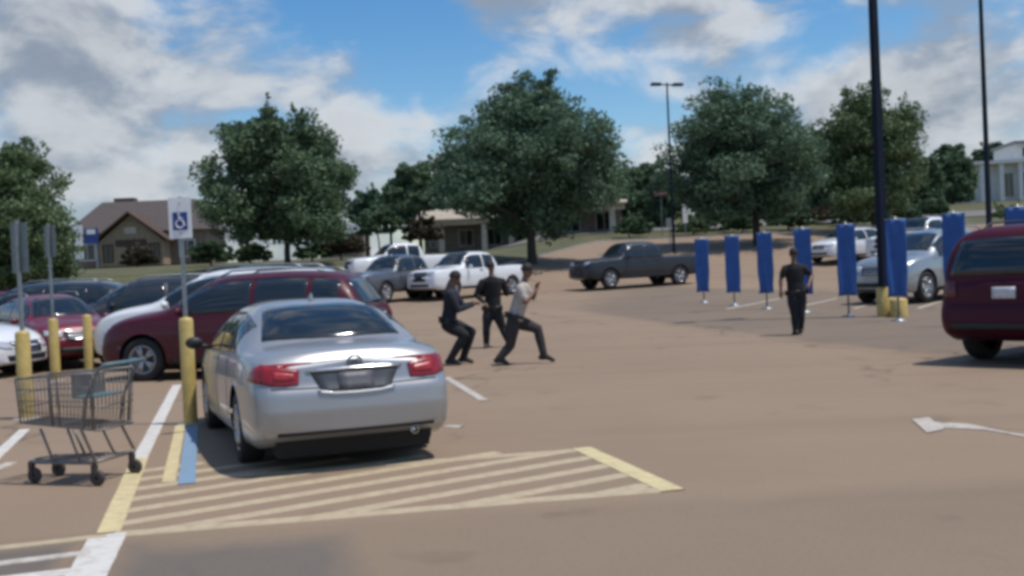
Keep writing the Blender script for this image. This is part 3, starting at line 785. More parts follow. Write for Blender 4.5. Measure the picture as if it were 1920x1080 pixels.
place('sedan', 'sedan', put(444, 868), (1.08, .93), 90 + 21, SILVER, 'silver sedan seen from behind, stopped beside the yellow post', 'car', .925)
place('suv', 'suv', put(268, 716), (3.90, .94), 180 - 9, MAROON, 'maroon crossover parked across, behind the silver sedan', 'car', 1.0)
place('white_suv', 'suv', put(268, 716) + Vector((-1.0, 2.4, 0)), (3.90, .94), 180 - 9, WHITEC, 'white SUV just beyond the maroon crossover, its hood and roof edge showing', 'car', 1.065)
place('large_suv', 'big_suv', put(1836, 672), (1.05, .90), 90 - 50, MAROOND, 'dark maroon large SUV cut off by the right edge', 'car', 1.02, rim_dark=True)
place('hatchback', 'suv', put(96, 694), (4.1, -.55), -52, REDC, 'red car with its nose behind the yellow posts on the left', 'car', .86)
place('white_car', 'sedan', put(-36, 706), (3.9, 0.0), -14, WHITEC, 'white car whose nose shows at the left edge', 'car', .98)
place('dark_suv', 'suv', put(212, 668), (3.2, .5), 200, DARKG, 'dark slate SUV between the red car and the maroon crossover', 'car', 1.0)
place('dark_suv', 'suv', on(95, 27), (2.2, 0), 184, BLKC, 'black SUV behind the red car, above the yellow posts', 'car', 1.0)
place('black_sedan', 'sedan', on(215, 34), (2.4, 0), 176, DARKG, 'dark sedan in the row before the brown house, mostly hidden', 'car', 1.0)
place('maroon_sedan', 'sedan', on(-10, 33), (2.4, 0), 172, MAROON, 'maroon sedan behind the red car, cut off by the left edge', 'car', 1.0)
place('black_sedan', 'sedan', on(300, 30), (2.4, 0), 178, BLKC, 'black sedan mostly hidden beyond the maroon crossover', 'car', 1.0)
place('pickup_truck', 'pickup', on(752, 47), (2.9, 0), 232, GREYC, 'grey pickup truck left of the white pickup, beyond the silver sedan', 'pickup', .95)
place('pickup_truck', 'pickup', on(738, 54.5), (3.4, 0), 205, WHITEC, 'white pickup truck with only its cab showing behind the grey pickup', 'pickup', .95)
place('pickup_truck', 'pickup', on(872, 47), (3.2, 0), 226, WHITEC, 'white pickup truck behind the three people in the middle', 'pickup', .95)
place('pickup_truck', 'pickup', on(1192, 50), (2.9, 0), 206, DARKG, 'dark slate pickup truck parked alone left of the blue banners', 'pickup', 1.0)
place('white_suv', 'suv', on(1592, 58), (2.4, 0), 215, WHITEC, 'white SUV seen between the middle blue banners', 'car', 1.0)
place('silver_suv', 'suv', on(1742, 31.5), (3.90, .94), 218, SILV2, 'silver SUV with its nose behind the light pole base', 'car', 1.13, zmul=1.07)
place('pickup_truck', 'pickup', on(1735, 55), (3.0, 0), 215, WHITEC, 'white pickup truck whose cab shows above the silver SUV', 'pickup', 1.16)
#PART3
# ------------------------------------------------------------------ trees and shrubs
def leaf_mesh(name, centers, normals_up, size, matl, parent, rng):
    n = len(centers); C = np.asarray(centers)
    d = rng.normal(size=(n, 3)); d[:, 2] += normals_up; d /= np.linalg.norm(d, axis=1)[:, None]
    a = rng.normal(size=(n, 3)); a -= (a * d).sum(1)[:, None] * d; a /= np.linalg.norm(a, axis=1)[:, None]
    b = np.cross(d, a); s = rng.uniform(size[0], size[1], n)[:, None]; el = rng.uniform(.45, .75, n)[:, None]
    # a leaf spray: four corners of a kite, folded along its length
    p0 = C - a * s; p1 = C - b * s * el + d * s * .18; p2 = C + a * s * 1.05 - d * s * .1; p3 = C + b * s * el + d * s * .18
    V = np.stack([p0, p1, p2, p3], 1).reshape(-1, 3)
    idx = np.arange(n)[:, None] * 4; Fc = np.concatenate([idx + np.array([0, 1, 2]), idx + np.array([0, 2, 3])], 1).reshape(-1)
    me = bpy.data.meshes.new(name); me.vertices.add(n * 4); me.vertices.foreach_set('co', V.ravel().astype(np.float32))
    me.loops.add(n * 6); me.loops.foreach_set('vertex_index', Fc.astype(np.int32)); me.polygons.add(n * 2)
    me.polygons.foreach_set('loop_start', np.arange(0, n * 6, 3, dtype=np.int32)); me.polygons.foreach_set('loop_total', np.full(n * 2, 3, dtype=np.int32))
    me.update(calc_edges=True); return link(name, me, matl, parent)


def tree(name, label, base, lobes, trunk_h, trunk_r, leaf, clumps=220, per=46, lsize=(.11, .22), group=None, seed=1, cat='tree', spikes=0):
    """lobes: (dx, dy, z, rx, ry, rz) ellipsoids relative to the base"""
    rng = np.random.default_rng(seed); rnd = random.Random(seed); root = empty(name, base, 0, label, cat, group)
    vol = np.array([l[3] * l[4] * l[5] for l in lobes])**.75; vol /= vol.sum(); pts = []; tips = []
    clumps = int(clumps * 2.3); per = int(per * 1.6); lsize = (lsize[0] * .62, lsize[1] * .66)
    for k in range(clumps):
        l = lobes[rng.choice(len(lobes), p=vol)]; u = rng.normal(size=3); u /= np.linalg.norm(u); r = rng.uniform(.12, 1.0)**.5
        if u[2] < -.55: r *= .8
        c = np.array(l[:3]) + u * np.array(l[3:]) * r; tips.append(c); cr = rng.uniform(.45, .85) * min(1.0, min(l[3:]) / 1.4)
        q = rng.normal(size=(per, 3)); q *= (rng.uniform(0, 1, (per, 1))**.4) / np.linalg.norm(q, axis=1)[:, None]
        pts.append(c + q * cr * np.array([1.15, 1.15, .8]))
    for k in range(spikes):                                             # upright shoots that break the outline
        l = lobes[rng.choice(len(lobes), p=vol)]; w = rng.uniform(0, 2 * math.pi); e = rng.uniform(.2, 1.3)
        u = np.array([math.cos(w) * math.cos(e), math.sin(w) * math.cos(e), math.sin(e)]); c = np.array(l[:3]) + u * np.array(l[3:]) * .86
        t = rng.uniform(-.2, 1, (34, 1)); pts.append(c + (u * .5 + np.array([0, 0, .6])) * t * rng.uniform(.5, .95) + rng.normal(size=(34, 3)) * .13 * (1.15 - np.abs(t)))
    leaf_mesh('crown', np.concatenate(pts), .7, lsize, leaf, root, rng)
    t = MB(); top = max(l[2] for l in lobes); wob = lambda s: rnd.uniform(-s, s)
    P = [(0, 0, -.15), (0, 0, .05), (wob(.05), wob(.05), trunk_h * .5), (wob(.1), wob(.1), trunk_h), (wob(.25), wob(.25), (trunk_h + top) / 2), (wob(.3), wob(.3), top)]
    t.tube(P, [trunk_r * 1.5, trunk_r * 1.15, trunk_r, trunk_r * .9, trunk_r * .55, trunk_r * .15], 10)
    t.build('trunk', BARK, root, True)
    for k in range(9):                                                   # limbs
        c = tips[rnd.randrange(len(tips))]; z0 = rnd.uniform(trunk_h * .85, trunk_h + (top - trunk_h) * .5); m = (c[0] * .45, c[1] * .45, z0 + (c[2] - z0) * .35 + .1)
        MB().tube([(0, 0, z0), m, tuple(c)], [trunk_r * .5, trunk_r * .34, trunk_r * .08], 7).build('branch', BARK, root, True)
    return root


LEAF1 = leaf_mat('leaf_dark', (.084, .142, .084), (.142, .214, .112))  # the greens are lightened in place of a thin haze over the trees
LEAF2 = leaf_mat('leaf_blue_green', (.080, .144, .096), (.138, .216, .128))
LEAF3 = leaf_mat('leaf_olive', (.094, .146, .074), (.160, .222, .104))
LEAF4 = leaf_mat('leaf_reddish', (.060, .050, .035), (.12, .10, .065))


def tree_px(name, label, px, ybase, ytop, pxl, pxr, depth, leaf, seed, trunk=.2, n=220, ybot=None, trunk_r=.16, ground=True, group=None, per=46, lsize=(.11, .22), rows=None, spikes=14):
    """crown spans pxl..pxr and ytop..ybot (the frame's own pixels), base on the terrain at that distance"""
    b = on(px, depth); k = F / depth; hz = HZ - (px - 960) * ROLL
    Z = lambda y: CAMH + (hz - y) / k - b.z
    zt, zb = Z(ytop), Z(ybot if ybot is not None else ybase - (ybase - ytop) * trunk)
    zt -= .35; zb = max(zb, .15); H = zt - zb; w = (pxr - pxl) / k / 2; cx = ((pxl + pxr) / 2 - px) / k; rng = np.random.default_rng(seed + 50)
    lob = []
    prof = rows or [(.16, .80), (.36, 1.0), (.58, .88), (.80, .56)]
    for t, wf in prof:
        m = 4 if wf > .6 else 3
        for q in range(m):
            f = (q - (m - 1) / 2) / max(1, (m - 1) / 2) if m > 1 else 0
            rx = w * wf * (.42 if m == 4 else .48) * rng.uniform(.88, 1.14); lob.append((cx + f * (w * wf - rx) + rng.uniform(-.08, .08) * w, rng.uniform(-.35, .35) * w, zb + H * t + rng.uniform(-.03, .03) * H, rx * 1.02, w * wf * .62, H * .185))
    return tree(name, label, b, lob, max(.3, zb + .25), trunk_r, leaf, n, per, lsize, group, seed, spikes=spikes)


tree_px('oak_tree', 'round dark green tree on the lawn behind the maroon crossover', 540, 490, 200, 380, 676, 60, LEAF1, 11, ybot=446, n=300, rows=[(.10, .86), (.30, 1.0), (.52, .92), (.72, .72), (.88, .46)])
tree_px('oak_tree', 'tallest broad tree in the middle, in front of the beige building', 998, 472, 140, 812, 1192, 60, LEAF2, 12, ybot=428, n=420, rows=[(.10, .50), (.24, .90), (.42, 1.0), (.60, .80), (.76, .58), (.90, .34)], trunk_r=.24)
tree_px('oak_tree', 'broad tree right of the middle, behind the blue banners', 1420, 440, 152, 1236, 1562, 68, LEAF2, 13, ybot=402, n=400, rows=[(.12, .70), (.30, 1.0), (.50, .92), (.70, .72), (.87, .46)], trunk_r=.22)
tree_px('oak_tree', 'rounded tree behind the thick dark light pole', 1640, 425, 168, 1540, 1745, 74, LEAF3, 14, ybot=392, n=300, rows=[(.12, .86), (.32, 1.0), (.54, .98), (.74, .80), (.89, .5)])
tree_px('tree', 'dense tree filling the left edge behind the grey sign backs', 10, 520, 262, -150, 142, 56, LEAF3, 15, ybot=528, n=460, rows=[(.10, 1.0), (.28, 1.0), (.48, .95), (.68, .80), (.86, .55)])
tree_px('tree', 'dark tree to the left of the tall middle tree', 790, 430, 298, 720, 872, 95, LEAF1, 16, ybot=395, n=170, lsize=(.16, .30))
tree_px('tree', 'tall dark tree mass between the tall middle tree and the thin light pole', 1205, 430, 296, 1130, 1290, 92, LEAF1, 17, ybot=425, n=220, lsize=(.16, .30))
tree_px('tree', 'distant tree right of the thick dark pole', 1786, 400, 262, 1738, 1836, 110, LEAF1, 18, ybot=385, n=150, lsize=(.18, .34))
tree_px('tree', 'distant tree behind the second dark pole', 1862, 330, 262, 1822, 1910, 135, LEAF1, 19, ybot=330, n=120, lsize=(.2, .36))
tree_px('tree', 'distant treetop at the right edge above the white building', 1935, 330, 266, 1900, 1975, 140, LEAF1, 20, ybot=335, n=90, lsize=(.2, .36))
tree_px('tree', 'small far tree just right of the round tree', 690, 430, 352, 650, 735, 110, LEAF2, 21, ybot=420, n=100, lsize=(.18, .32))
tree_px('tree', 'bluish far tree behind the reddish shrub', 770, 420, 330, 735, 812, 118, LEAF2, 22, ybot=420, n=100, lsize=(.18, .32))
for i, (lb, px, yt, a, b_, dp) in enumerate([('far tree just right of the tall middle tree', 1165, 305, 1108, 1222, 104), ('far tree left of the distant light pole', 1238, 312, 1200, 1300, 108), ('far tree behind the left part of the beige building', 862, 318, 822, 935, 116),
        ('far tree between the two broad trees on the right', 1540, 232, 1490, 1600, 104), ('far tree right of the rounded tree', 1722, 285, 1685, 1775, 108), ('far treetop between the dark tree and the round tree', 735, 372, 700, 775, 130)]):
    tree_px('tree', lb, px, 430, yt, a, b_, dp, LEAF1, 60 + i, ybot=418, n=130, lsize=(.17, .32))
SH = [('dark rounded shrub left of the beige building', 712, 440, 385, 662, 762, 72, LEAF1), ('dark shrub against the end of the beige building', 790, 452, 398, 752, 832, 70, LEAF4),
      ('low dark shrub right of the round tree trunk', 585, 484, 440, 552, 625, 66, LEAF1), ('brownish shrub below the right side of the round tree', 640, 478, 430, 600, 690, 66, LEAF4), ('wide dark shrub right of the accessible parking sign', 396, 494, 442, 352, 452, 66, LEAF1),
      ('low shrub under the left side of the round tree', 470, 490, 446, 440, 512, 64, LEAF3), ('bush with a brown tint in front of the brown house', 258, 506, 458, 225, 300, 76, LEAF4),
      ('light green shrub beneath the tree behind the blue banners', 1325, 425, 372, 1270, 1385, 84, LEAF3),
      ('dark shrub under the rounded tree by the thick pole', 1560, 425, 378, 1490, 1625, 86, LEAF4), ('low bush right of the second portico', 1180, 440, 398, 1148, 1225, 80, LEAF1),
      ('small bush at the foot of the second dark pole', 1885, 405, 385, 1862, 1908, 66, LEAF3), ('dark shrub below the distant tree on the right', 1745, 405, 366, 1700, 1790, 88, LEAF1)]
SH += [('dark hedge bush left of the tree trunk behind the blue banners', 1392, 432, 384, 1345, 1440, 80, LEAF1), ('dark hedge bush right of the tree trunk behind the blue banners', 1478, 428, 380, 1432, 1530, 81, LEAF1),
       ('dark hedge bush above the white SUV', 1600, 424, 380, 1560, 1652, 82, LEAF1), ('dark hedge bush right of the thick pole', 1690, 420, 384, 1650, 1732, 82, LEAF2), ('low hedge bush behind the dark pickup cab', 1300, 440, 406, 1262, 1345, 80, LEAF3)]
for i, (lb, px, yb, yt, a, b_, dp, lf) in enumerate(SH):
    tree_px('shrub', lb, px, yb, yt, a, b_, dp, lf, 40 + i, ybot=yb, n=70, trunk_r=.05, rows=[(.2, 1.0), (.5, .95), (.8, .65)], spikes=6, lsize=(.10, .2))['category'] = 'shrub'

# ------------------------------------------------------------------ buildings
BRICK = mat('brown_brick', (.22, .155, .115), .85, noise=.22, scale=6, bump=.3, bscale=14)
ROOFB = mat('brown_shingles', (.085, .070, .066), .9, noise=.2, scale=5, bump=.4, bscale=10)
TIMBER = mat('brown_timber', (.085, .05, .03), .7, noise=.2, scale=6)
BEIGE = mat('beige_render', (.55, .48, .38), .85, noise=.12, scale=2, bump=.1)
BEIGED = mat('tan_brick_wall', (.24, .19, .15), .9, noise=.2, scale=4)
ROOFT = mat('tan_shingles', (.38, .33, .26), .9, noise=.15, scale=4, bump=.3, bscale=9)
WHITEB = mat('white_render', (.72, .71, .68), .8, noise=.06, scale=2)
GREYR = mat('grey_metal_roof', (.22, .24, .25), .5, .3, noise=.1, scale=3)
DGLASS = mat('dark_window_glass', (.014, .017, .02), .08, spec=.8, noise=.2, scale=1.5)


def window(parent, c, w, h, frame_mat, yf):
    """a frame with a recessed pane on a wall that faces -y at y = yf"""
    x, z = c; f = MB(); t = .09
    for (cx, cz, dx, dz) in ((x, z + h / 2, w + t, t), (x, z - h / 2, w + t, t), (x - w / 2, z, t, h - t), (x + w / 2, z, t, h - t), (x, z, .05, h - t)): f.box((cx, yf - .03, cz), (dx, .10, dz))
    o = f.build('window', frame_mat, parent); MB().box((x, yf - .012, z), (w - t, .02, h - t)).build('pane', DGLASS, o); return o


def gable_roof(m, x0, x1, y0, y1, ze, zr, ov=.4, along='x'):
    t = .14
    if along == 'x':
        ym = (y0 + y1) / 2; A = [(x0 - ov, y0 - ov, ze), (x1 + ov, y0 - ov, ze), (x1 + ov, ym, zr), (x0 - ov, ym, zr), (x0 - ov, y1 + ov, ze), (x1 + ov, y1 + ov, ze)]
        Q = [(0, 1, 2, 3), (3, 2, 5, 4)]
    else:
        xm = (x0 + x1) / 2; A = [(x0 - ov, y0 - ov, ze), (x0 - ov, y1 + ov, ze), (xm, y1 + ov, zr), (xm, y0 - ov, zr), (x1 + ov, y0 - ov, ze), (x1 + ov, y1 + ov, ze)]
        Q = [(0, 3, 2, 1), (3, 4, 5, 2)]
    n = len(A); V = A + [(x, y, z - t) for x, y, z in A]
    E_ = [(0, 1, 2, 3), (3, 2, 5, 4)] if along == 'x' else [(0, 3, 2, 1), (3, 4, 5, 2)]
    Fc = list(Q) + [tuple(i + n for i in q[::-1]) for q in Q]
    ring = [0, 1, 2, 5, 4, 3] if along == 'x' else [0, 3, 4, 5, 2, 1]
    for a, b in zip(ring, ring[1:] + ring[:1]): Fc.append((a, a + n, b + n, b))
    m.add(V, Fc)


def brown_house():
    b = on(262, 88); root = empty('brown_house', b, R(4), 'brown brick house with a steep front gable, left of the round tree', 'house'); s = 1.0
    w = MB(); w.box((0, 4.2, 1.4), (10.4, 8, 2.8)); w.build('wall', BRICK, root)
    r = MB(); V = [(-5.7, -.3, 2.7), (5.7, -.3, 2.7), (5.7, 8.7, 2.7), (-5.7, 8.7, 2.7), (-3.6, 3.4, 5.35), (3.9, 3.4, 5.35), (3.9, 5.0, 5.35), (-3.6, 5.0, 5.35)]
    r.add(V, [(0, 1, 5, 4), (1, 2, 6, 5), (2, 3, 7, 6), (3, 0, 4, 7), (4, 5, 6, 7), (3, 2, 1, 0)]); ro = r.build('roof', ROOFB, root)
    MB().box((-1.9, 4.1, 5.2), (1.6, 1.2, .9)).build('roof_dormer', ROOFB, ro)
    # front gable porch
    g = MB(); g.add([(-2.4, -2.2, 0), (2.4, -2.2, 0), (2.4, -2.2, 1.9), (0, -2.2, 3.9), (-2.4, -2.2, 1.9), (-2.4, .2, 0), (2.4, .2, 0), (2.4, .2, 1.9), (0, .2, 3.9), (-2.4, .2, 1.9)],
                    [(0, 1, 2, 3, 4), (9, 8, 7, 6, 5), (0, 5, 6, 1), (1, 6, 7, 2), (4, 9, 5, 0)]); g.build('porch_gable', mat('tan_brick', (.34, .255, .17), .85, noise=.2, scale=6, bump=.3, bscale=14), root)
    p = MB(); gable_roof(p, -2.4, 2.4, -2.4, .6, 1.95, 4.15, .45, 'y'); p.build('porch_roof', TIMBER, root)
    MB().box((0, -2.24, 1.75), (2.3, .08, .5)).build('transom', TIMBER, root)
    MB().box((0, -2.24, 2.7), (.9, .06, .5)).build('gable_vent', BEIGE, root)
    for x in (-1.75, 1.75): window(root, (x, 1.0), .7, 1.3, TIMBER, -2.2)
    d = MB().box((.15, -2.23, .95), (1.0, .07, 1.9)).build('door', TIMBER, root); MB().box((.5, -2.29, .95), (.05, .06, .14)).build('handle', CHROME, d)
    for x in (-4.0, 3.7): window(root, (x, 1.25), 1.2, 1.3, WHITEB, .2)


def portico_building(name, label, px, depth, rz, wid, hall, cols, eave, ridge, wallm):
    b = on(px, depth); root = empty(name, b, rz, label, 'building')
    MB().box((0, 6, hall / 2), (wid, 8, hall)).build('wall', wallm, root)
    r = MB(); gable_roof(r, -wid / 2, wid / 2, -.6, 10, eave, ridge, .5); r.build('roof', ROOFT, root)
    MB().box((0, -.55, eave - .32), (wid + .6, .35, .45)).build('fascia', BEIGE, root)
    for x in cols: MB().box((x, -.4, (eave - .5) / 2), (.48, .48, eave - .5), taper=.9).build('column', BEIGE, root)
    k = 0; x = -wid / 2 + 1.2
    while x < wid / 2 - .8: window(root, (x, hall * .48), 1.3, 1.5, BEIGE, 2.0); x += 2.6
    g = MB(); gable_roof(g, wid * .22, wid * .40, -1.4, 3, eave, eave + 1.15, .25, 'y'); g.build('entrance_gable', BEIGE, root)
    return root


brown_house()
portico_building('beige_building', 'long low beige building with columns behind the tall middle tree', 905, 100, R(2), 10.5, 2.6, (-3.6, .2, 2.6, 4.9), 2.9, 4.1, BEIGED)
portico_building('beige_building', 'low building with pale eaves just right of the tall middle tree', 1104, 88, R(-6), 5.2, 1.9, (-2.2, 1.9), 2.2, 2.9, BEIGED)


def white_building():
    b = on(1905, 118); root = empty('white_building', b, R(-8), 'white two-storey building with columns at the right edge', 'building')
    MB().box((2.2, 5, 2.0), (12.5, 9, 4.0)).build('wall', WHITEB, root); MB().box((4.0, 5, 5.0), (7.2, 8, 2.1)).build('upper_storey', WHITEB, root)
    MB().box((2.2, -.1, 4.1), (12.9, 1.6, .35)).build('cornice', mat('pale_trim', (.6, .6, .58), .7, noise=.06, scale=3), root)
    MB().box((4.0, 4.8, 6.15), (7.7, 8.6, .3)).build('roof', GREYR, root)
    for x in (-3.4, -1.5, .4, 2.3, 4.2, 6.1): MB().box((x, -.45, 1.95), (.45, .45, 3.9), taper=.92).build('column', WHITEB, root)
    for x in (-.55, 1.35, 3.25, 5.15): window(root, (x, 1.7), 1.0, 2.6, WHITEB, .5)
    for x in (1.5, 3.2, 4.9, 6.6): window(root, (x, 5.1), .9, 1.1, WHITEB, 1.0)
white_building()


def far_shed(px, depth, w, h, label, m):
    b = on(px, depth); root = empty('far_building', b, R(random.uniform(-5, 5)), label, 'building')
    MB().box((0, 3, h / 2), (w, 6, h)).build('wall', m, root); r = MB(); gable_roof(r, -w / 2, w / 2, 0, 6, h, h + 1.1, .3); r.build('roof', GREYR, root)
    for x in (-w * .28, w * .22): window(root, (x, h * .5), 1.0, 1.2, WHITEB, 0)
far_shed(1462, 112, 9.0, 2.6, 'grey building glimpsed under the tree behind the blue banners', mat('grey_siding', (.30, .31, .32), .8, noise=.08, scale=3))
far_shed(1755, 128, 6.5, 3.6, 'white building glimpsed through leaves right of the thick pole', WHITEB)
far_shed(1590, 106, 8.5, 2.2, 'brownish low building behind the trees left of the thick pole', BEIGED)
far_shed(640, 118, 4.5, 2.6, 'low tan building glimpsed right of the round tree', mat('tan_siding', (.24, .20, .16), .85, noise=.12, scale=3))


# ------------------------------------------------------------------ signs, posts, poles, panels
def plate(m, c, w, h, t=.006, nrm=0.0): m.box(c, (w, t, h), nrm)


def bollard(px, py, height, rad, label, sign=None, depth=None):
    p = put(px, py) if depth is None else on(px, depth); root = empty('bollard', p, 0, label, 'bollard', 'yellow posts by the accessible stalls')
    MB().lathe([(rad * 1.0, -.02), (rad, height - rad * .55), (rad * .86, height - rad * .22), (rad * .5, height - .01), (.001, height)], 24).build('post', YELLOW, root, True)
    MB().lathe([(rad * 1.9, 0), (rad * 1.85, .012), (rad * 1.0, .016)], 24).build('footing', CONC, root, True)
    return root, p


def sign_on_post(p, z0, z1, rz, size, label, zc, face, name='parking_sign', backs=0):
    root = empty(name, (p.x, p.y, z0), rz, label, 'sign'); H = z1 - z0
    MB().box((0, .0, H / 2 - .02), (.038, .038, H + .04)).build('post', GALV, root)
    w, h = size; o = MB().box((0, -.024, zc - z0), (w, .006, h)).build('sign_plate', face, root)
    for dz in (-h * .36, h * .36): MB().lathe([(.009, 0), (.009, -.012), (.001, -.013)], 8, 'y', (0, -.0275, zc - z0 + dz)).build('bolt', GALV, o)
    return root, o


b1, p1_ = bollard(358, 795, 1.21, .078, 'yellow post carrying the accessible parking sign beside the silver sedan')
sr, so = sign_on_post(p1_, 1.21, 2.56, 0, (.255, .46), 'white accessible parking sign with blue wheelchair symbol on a post', 2.32, WHITEP, 'accessible_parking_sign')
zc = 2.32 - 1.21
MB().box((0, -.0295, zc - .035), (.165, .004, .20)).build('blue_panel', SIGNBLUE, so)
sy = MB(); y = -.034
sy.lathe([(.014, 0), (.014, -.002), (.001, -.0025)], 12, 'y', (-.012, y, zc + .045))
def stroke(m, pts, r=.0075): m.tube([(a, y, zc - .035 + b) for a, b in pts], r, 6)
stroke(sy, [(-.012, .06), (-.008, .01), (.030, .008), (.046, -.045), (.062, -.042)]); stroke(sy, [(-.010, .035), (.026, .033)])
stroke(sy, [(-.030 + .0 + .046 * math.cos(w) + .028, -.028 + .046 * math.sin(w)) for w in np.linspace(R(125), R(350), 14)])
sy.build('wheelchair_symbol', WHITEP, so)
GREYS = mat('sign_back_aluminium', (.20, .24, .24), .55, .5, noise=.12, scale=8)
b4, p4_ = bollard(50, 785, 1.10, .088, 'yellow post nearest the left edge behind the shopping cart')
b3, p3_ = bollard(105, 714, 1.10, .085, 'yellow post in front of the red car, second from the left')
b2, p2_ = bollard(168, 698, 1.10, .085, 'yellow post third from the left, above the shopping cart')
sign_on_post(p4_, 1.10, 2.46, R(152), (.30, .62), 'grey back of a parking sign at the left edge', 2.12, GREYS)
sign_on_post(p3_, 1.10, 2.74, R(150), (.30, .55), 'grey back of a parking sign, second from the left edge', 2.44, GREYS)

PANELS = [(1320, 37.0), (1377, 34.6), (1438, 32.2), (1510, 29.8), (1592, 27.4), (1686, 25.2), (1795, 23.0), (1917, 21.0)]
WORDS = ['farthest and leftmost blue banner, right of the dark pickup', 'second blue banner from the dark pickup', 'third blue banner from the dark pickup, left of the lone standing person', 'blue banner directly behind the lone standing person',
         'blue banner left of the thick dark pole', 'blue banner right behind the yellow pole base', 'blue banner beside the dark maroon SUV', 'blue banner rising behind the dark maroon SUV at the right edge']
def banner_mesh(seed):
    """a hanging cloth banner: grid with vertical folds, a little sag at the edges, real thickness"""
    rg = random.Random(seed); nx, nz = 14, 22; V = []; ph = rg.uniform(0, 6); am = rg.uniform(.010, .022); k = rg.uniform(15, 24); pinch = rg.uniform(.03, .14); zc = rg.uniform(.25, .45); lean = rg.uniform(-.02, .02)
    for side in (0, 1):
        for i in range(nz + 1):
            v = i / nz; z = -.87 + 1.74 * v; wv = .222 * (1 - pinch * math.exp(-((v - .12) / .16)**2) + .05 * math.exp(-((v - zc) / .18)**2))
            for j in range(nx + 1):
                u = -1 + 2 * j / nx; y = am * math.sin(k * u * .22 + ph + 1.4 * v) * (1.25 - v) + .5 * am * math.sin(3.1 * u * 2 + 5 * v + ph)
                V.append((u * wv + lean * (1 - v), y + (.008 if side else -.008), z - .012 * u * u * (1 - v)))
    n = (nx + 1) * (nz + 1); Fc = []
    for i in range(nz):
        for j in range(nx):
            a = i * (nx + 1) + j; Fc += [(a, a + 1, a + nx + 2, a + nx + 1), (n + a + nx + 1, n + a + nx + 2, n + a + 1, n + a)]
    ring = list(range(nx + 1)) + [i * (nx + 1) + nx for i in range(1, nz + 1)] + [nz * (nx + 1) + j for j in range(nx - 1, -1, -1)] + [i * (nx + 1) for i in range(nz - 1, 0, -1)]
    for a, b in zip(ring, ring[1:] + ring[:1]): Fc.append((a, n + a, n + b, b))
    return V, Fc


for i, ((px, dp), wd) in enumerate(zip(PANELS, WORDS)):
    b = on(px, dp); root = empty('blue_banner', b, R(-18 + random.uniform(-6, 6)), wd, 'banner', 'row of tall blue banners on thin posts')
    z0 = 2.34 - b.z - .88
    o = mesh('banner_cloth', *banner_mesh(i + 3), BLUEP, root, True, (0, 0, z0))
    for zz in (-.86, .872): MB().tube([(-.235, .0, zz), (.235, .0, zz)], .012, 8).build('banner_rod', GALV, o, True)
    MB().tube([(0, .05, -.02), (0, .05, z0 + .93)], [.026, .022], 10).build('post', GALV, root, True)
    MB().lathe([(.17, 0), (.165, .03), (.05, .05), (.03, .10), (.001, .10)], 16, 'z', (0, .05, 0)).build('base_plate', GALV, root, True)


def light_pole(px, depth, height, w, label, base=None, heads=2, taper=.62):
    b = on(px, depth); root = empty('light_pole', b, R(20), label, 'light pole')
    z0 = base[1] if base else 0
    m = MB(); m.add([(sx * w / 2 * k, sy_ * w / 2 * k, z) for z, k in ((z0 - .02, 1), (height, taper)) for sx, sy_ in ((-1, -1), (1, -1), (1, 1), (-1, 1))], [(0, 1, 5, 4), (1, 2, 6, 5), (2, 3, 7, 6), (3, 0, 4, 7), (4, 5, 6, 7), (3, 2, 1, 0)])
    m.build('shaft', POLEM, root)
    MB().box((0, 0, z0 + .02), (w * 1.7, w * 1.7, .04)).build('base_plate', POLEM, root)
    if base: MB().lathe([(base[0], -.05), (base[0], base[1] - .03), (base[0] - .03, base[1]), (.001, base[1])], 28).build('concrete_base', YELLOW, root, True)
    for k in range(heads):
        s = 1 if k else -1
        a = MB().box((s * .28, 0, height - .12), (.5, .07, .07)).build('arm', POLEM, root)
        h = MB().box((s * .72, 0, height - .10), (.62, .36, .16), taper=.85).build('lamp_head', POLEM, root); MB().box((s * .72, 0, height - .187), (.5, .28, .012)).build('lens', CLEARL, h)
    return root


light_pole(1660, 27, 11.5, .20, 'thick dark light pole standing in a yellow round base', (.19, .72))
light_pole(1858, 50, 12.5, .19, 'thinner dark light pole near the right edge, in front of the white building')
light_pole(1264, 66, 10.0, .12, 'distant light pole with a double head between the two broad trees')
b = on(1686, 26.6); rt = empty('yellow_stub', b, 0, 'short round yellow stub to the right of the pole base', 'bollard')
MB().lathe([(.20, -.03), (.20, .40), (.17, .44), (.001, .45)], 24).build('post', YELLOW, rt, True)


def street_sign(px, depth, zs, w, h, label, m, name='street_sign'):
    b = on(px, depth); root = empty(name, b, R(random.uniform(-12, 12)), label, 'sign')
    MB().box((0, 0, (zs + h / 2) / 2 - .02), (.06, .06, zs + h / 2)).build('post', GALV, root); MB().box((0, -.045, zs), (w, .02, h)).build('sign_plate', m, root)
REDS = mat('pale_red_sign', (.42, .20, .18), .5, noise=.1, scale=4)
street_sign(1257, 72, 1.35, .45, .6, 'small white sign on the lawn left of the distant light pole', WHITEP)
street_sign(1242, 80, 3.1, .9, .4, 'pale red and white sign above the small white sign', REDS)
street_sign(1286, 78, 1.6, .35, 1.3, 'tall narrow white sign right of the distant light pole', WHITEP)
# roadside pylon sign: two boards, blue and white
b = on(163, 80); rt = empty('pylon_sign', b, R(3), 'white and blue roadside sign boards between the left tree and the brown house', 'sign')
for x in (-.72, .72): MB().box((x, .1, 1.5), (.12, .12, 3.0)).build('post', GALV, rt)
MB().box((-.5, 0, 2.35), (.62, .1, 1.5)).build('white_board', WHITEP, rt)
MB().box((.42, 0, 2.3), (.95, .1, 1.1)).build('blue_board', SIGNBLUE, rt); MB().box((.42, -.06, 2.6), (.6, .02, .34)).build('white_board', WHITEP, rt)
MB().box((-.5, 0, .95), (.62, .1, .5)).build('white_board', WHITEP, rt)
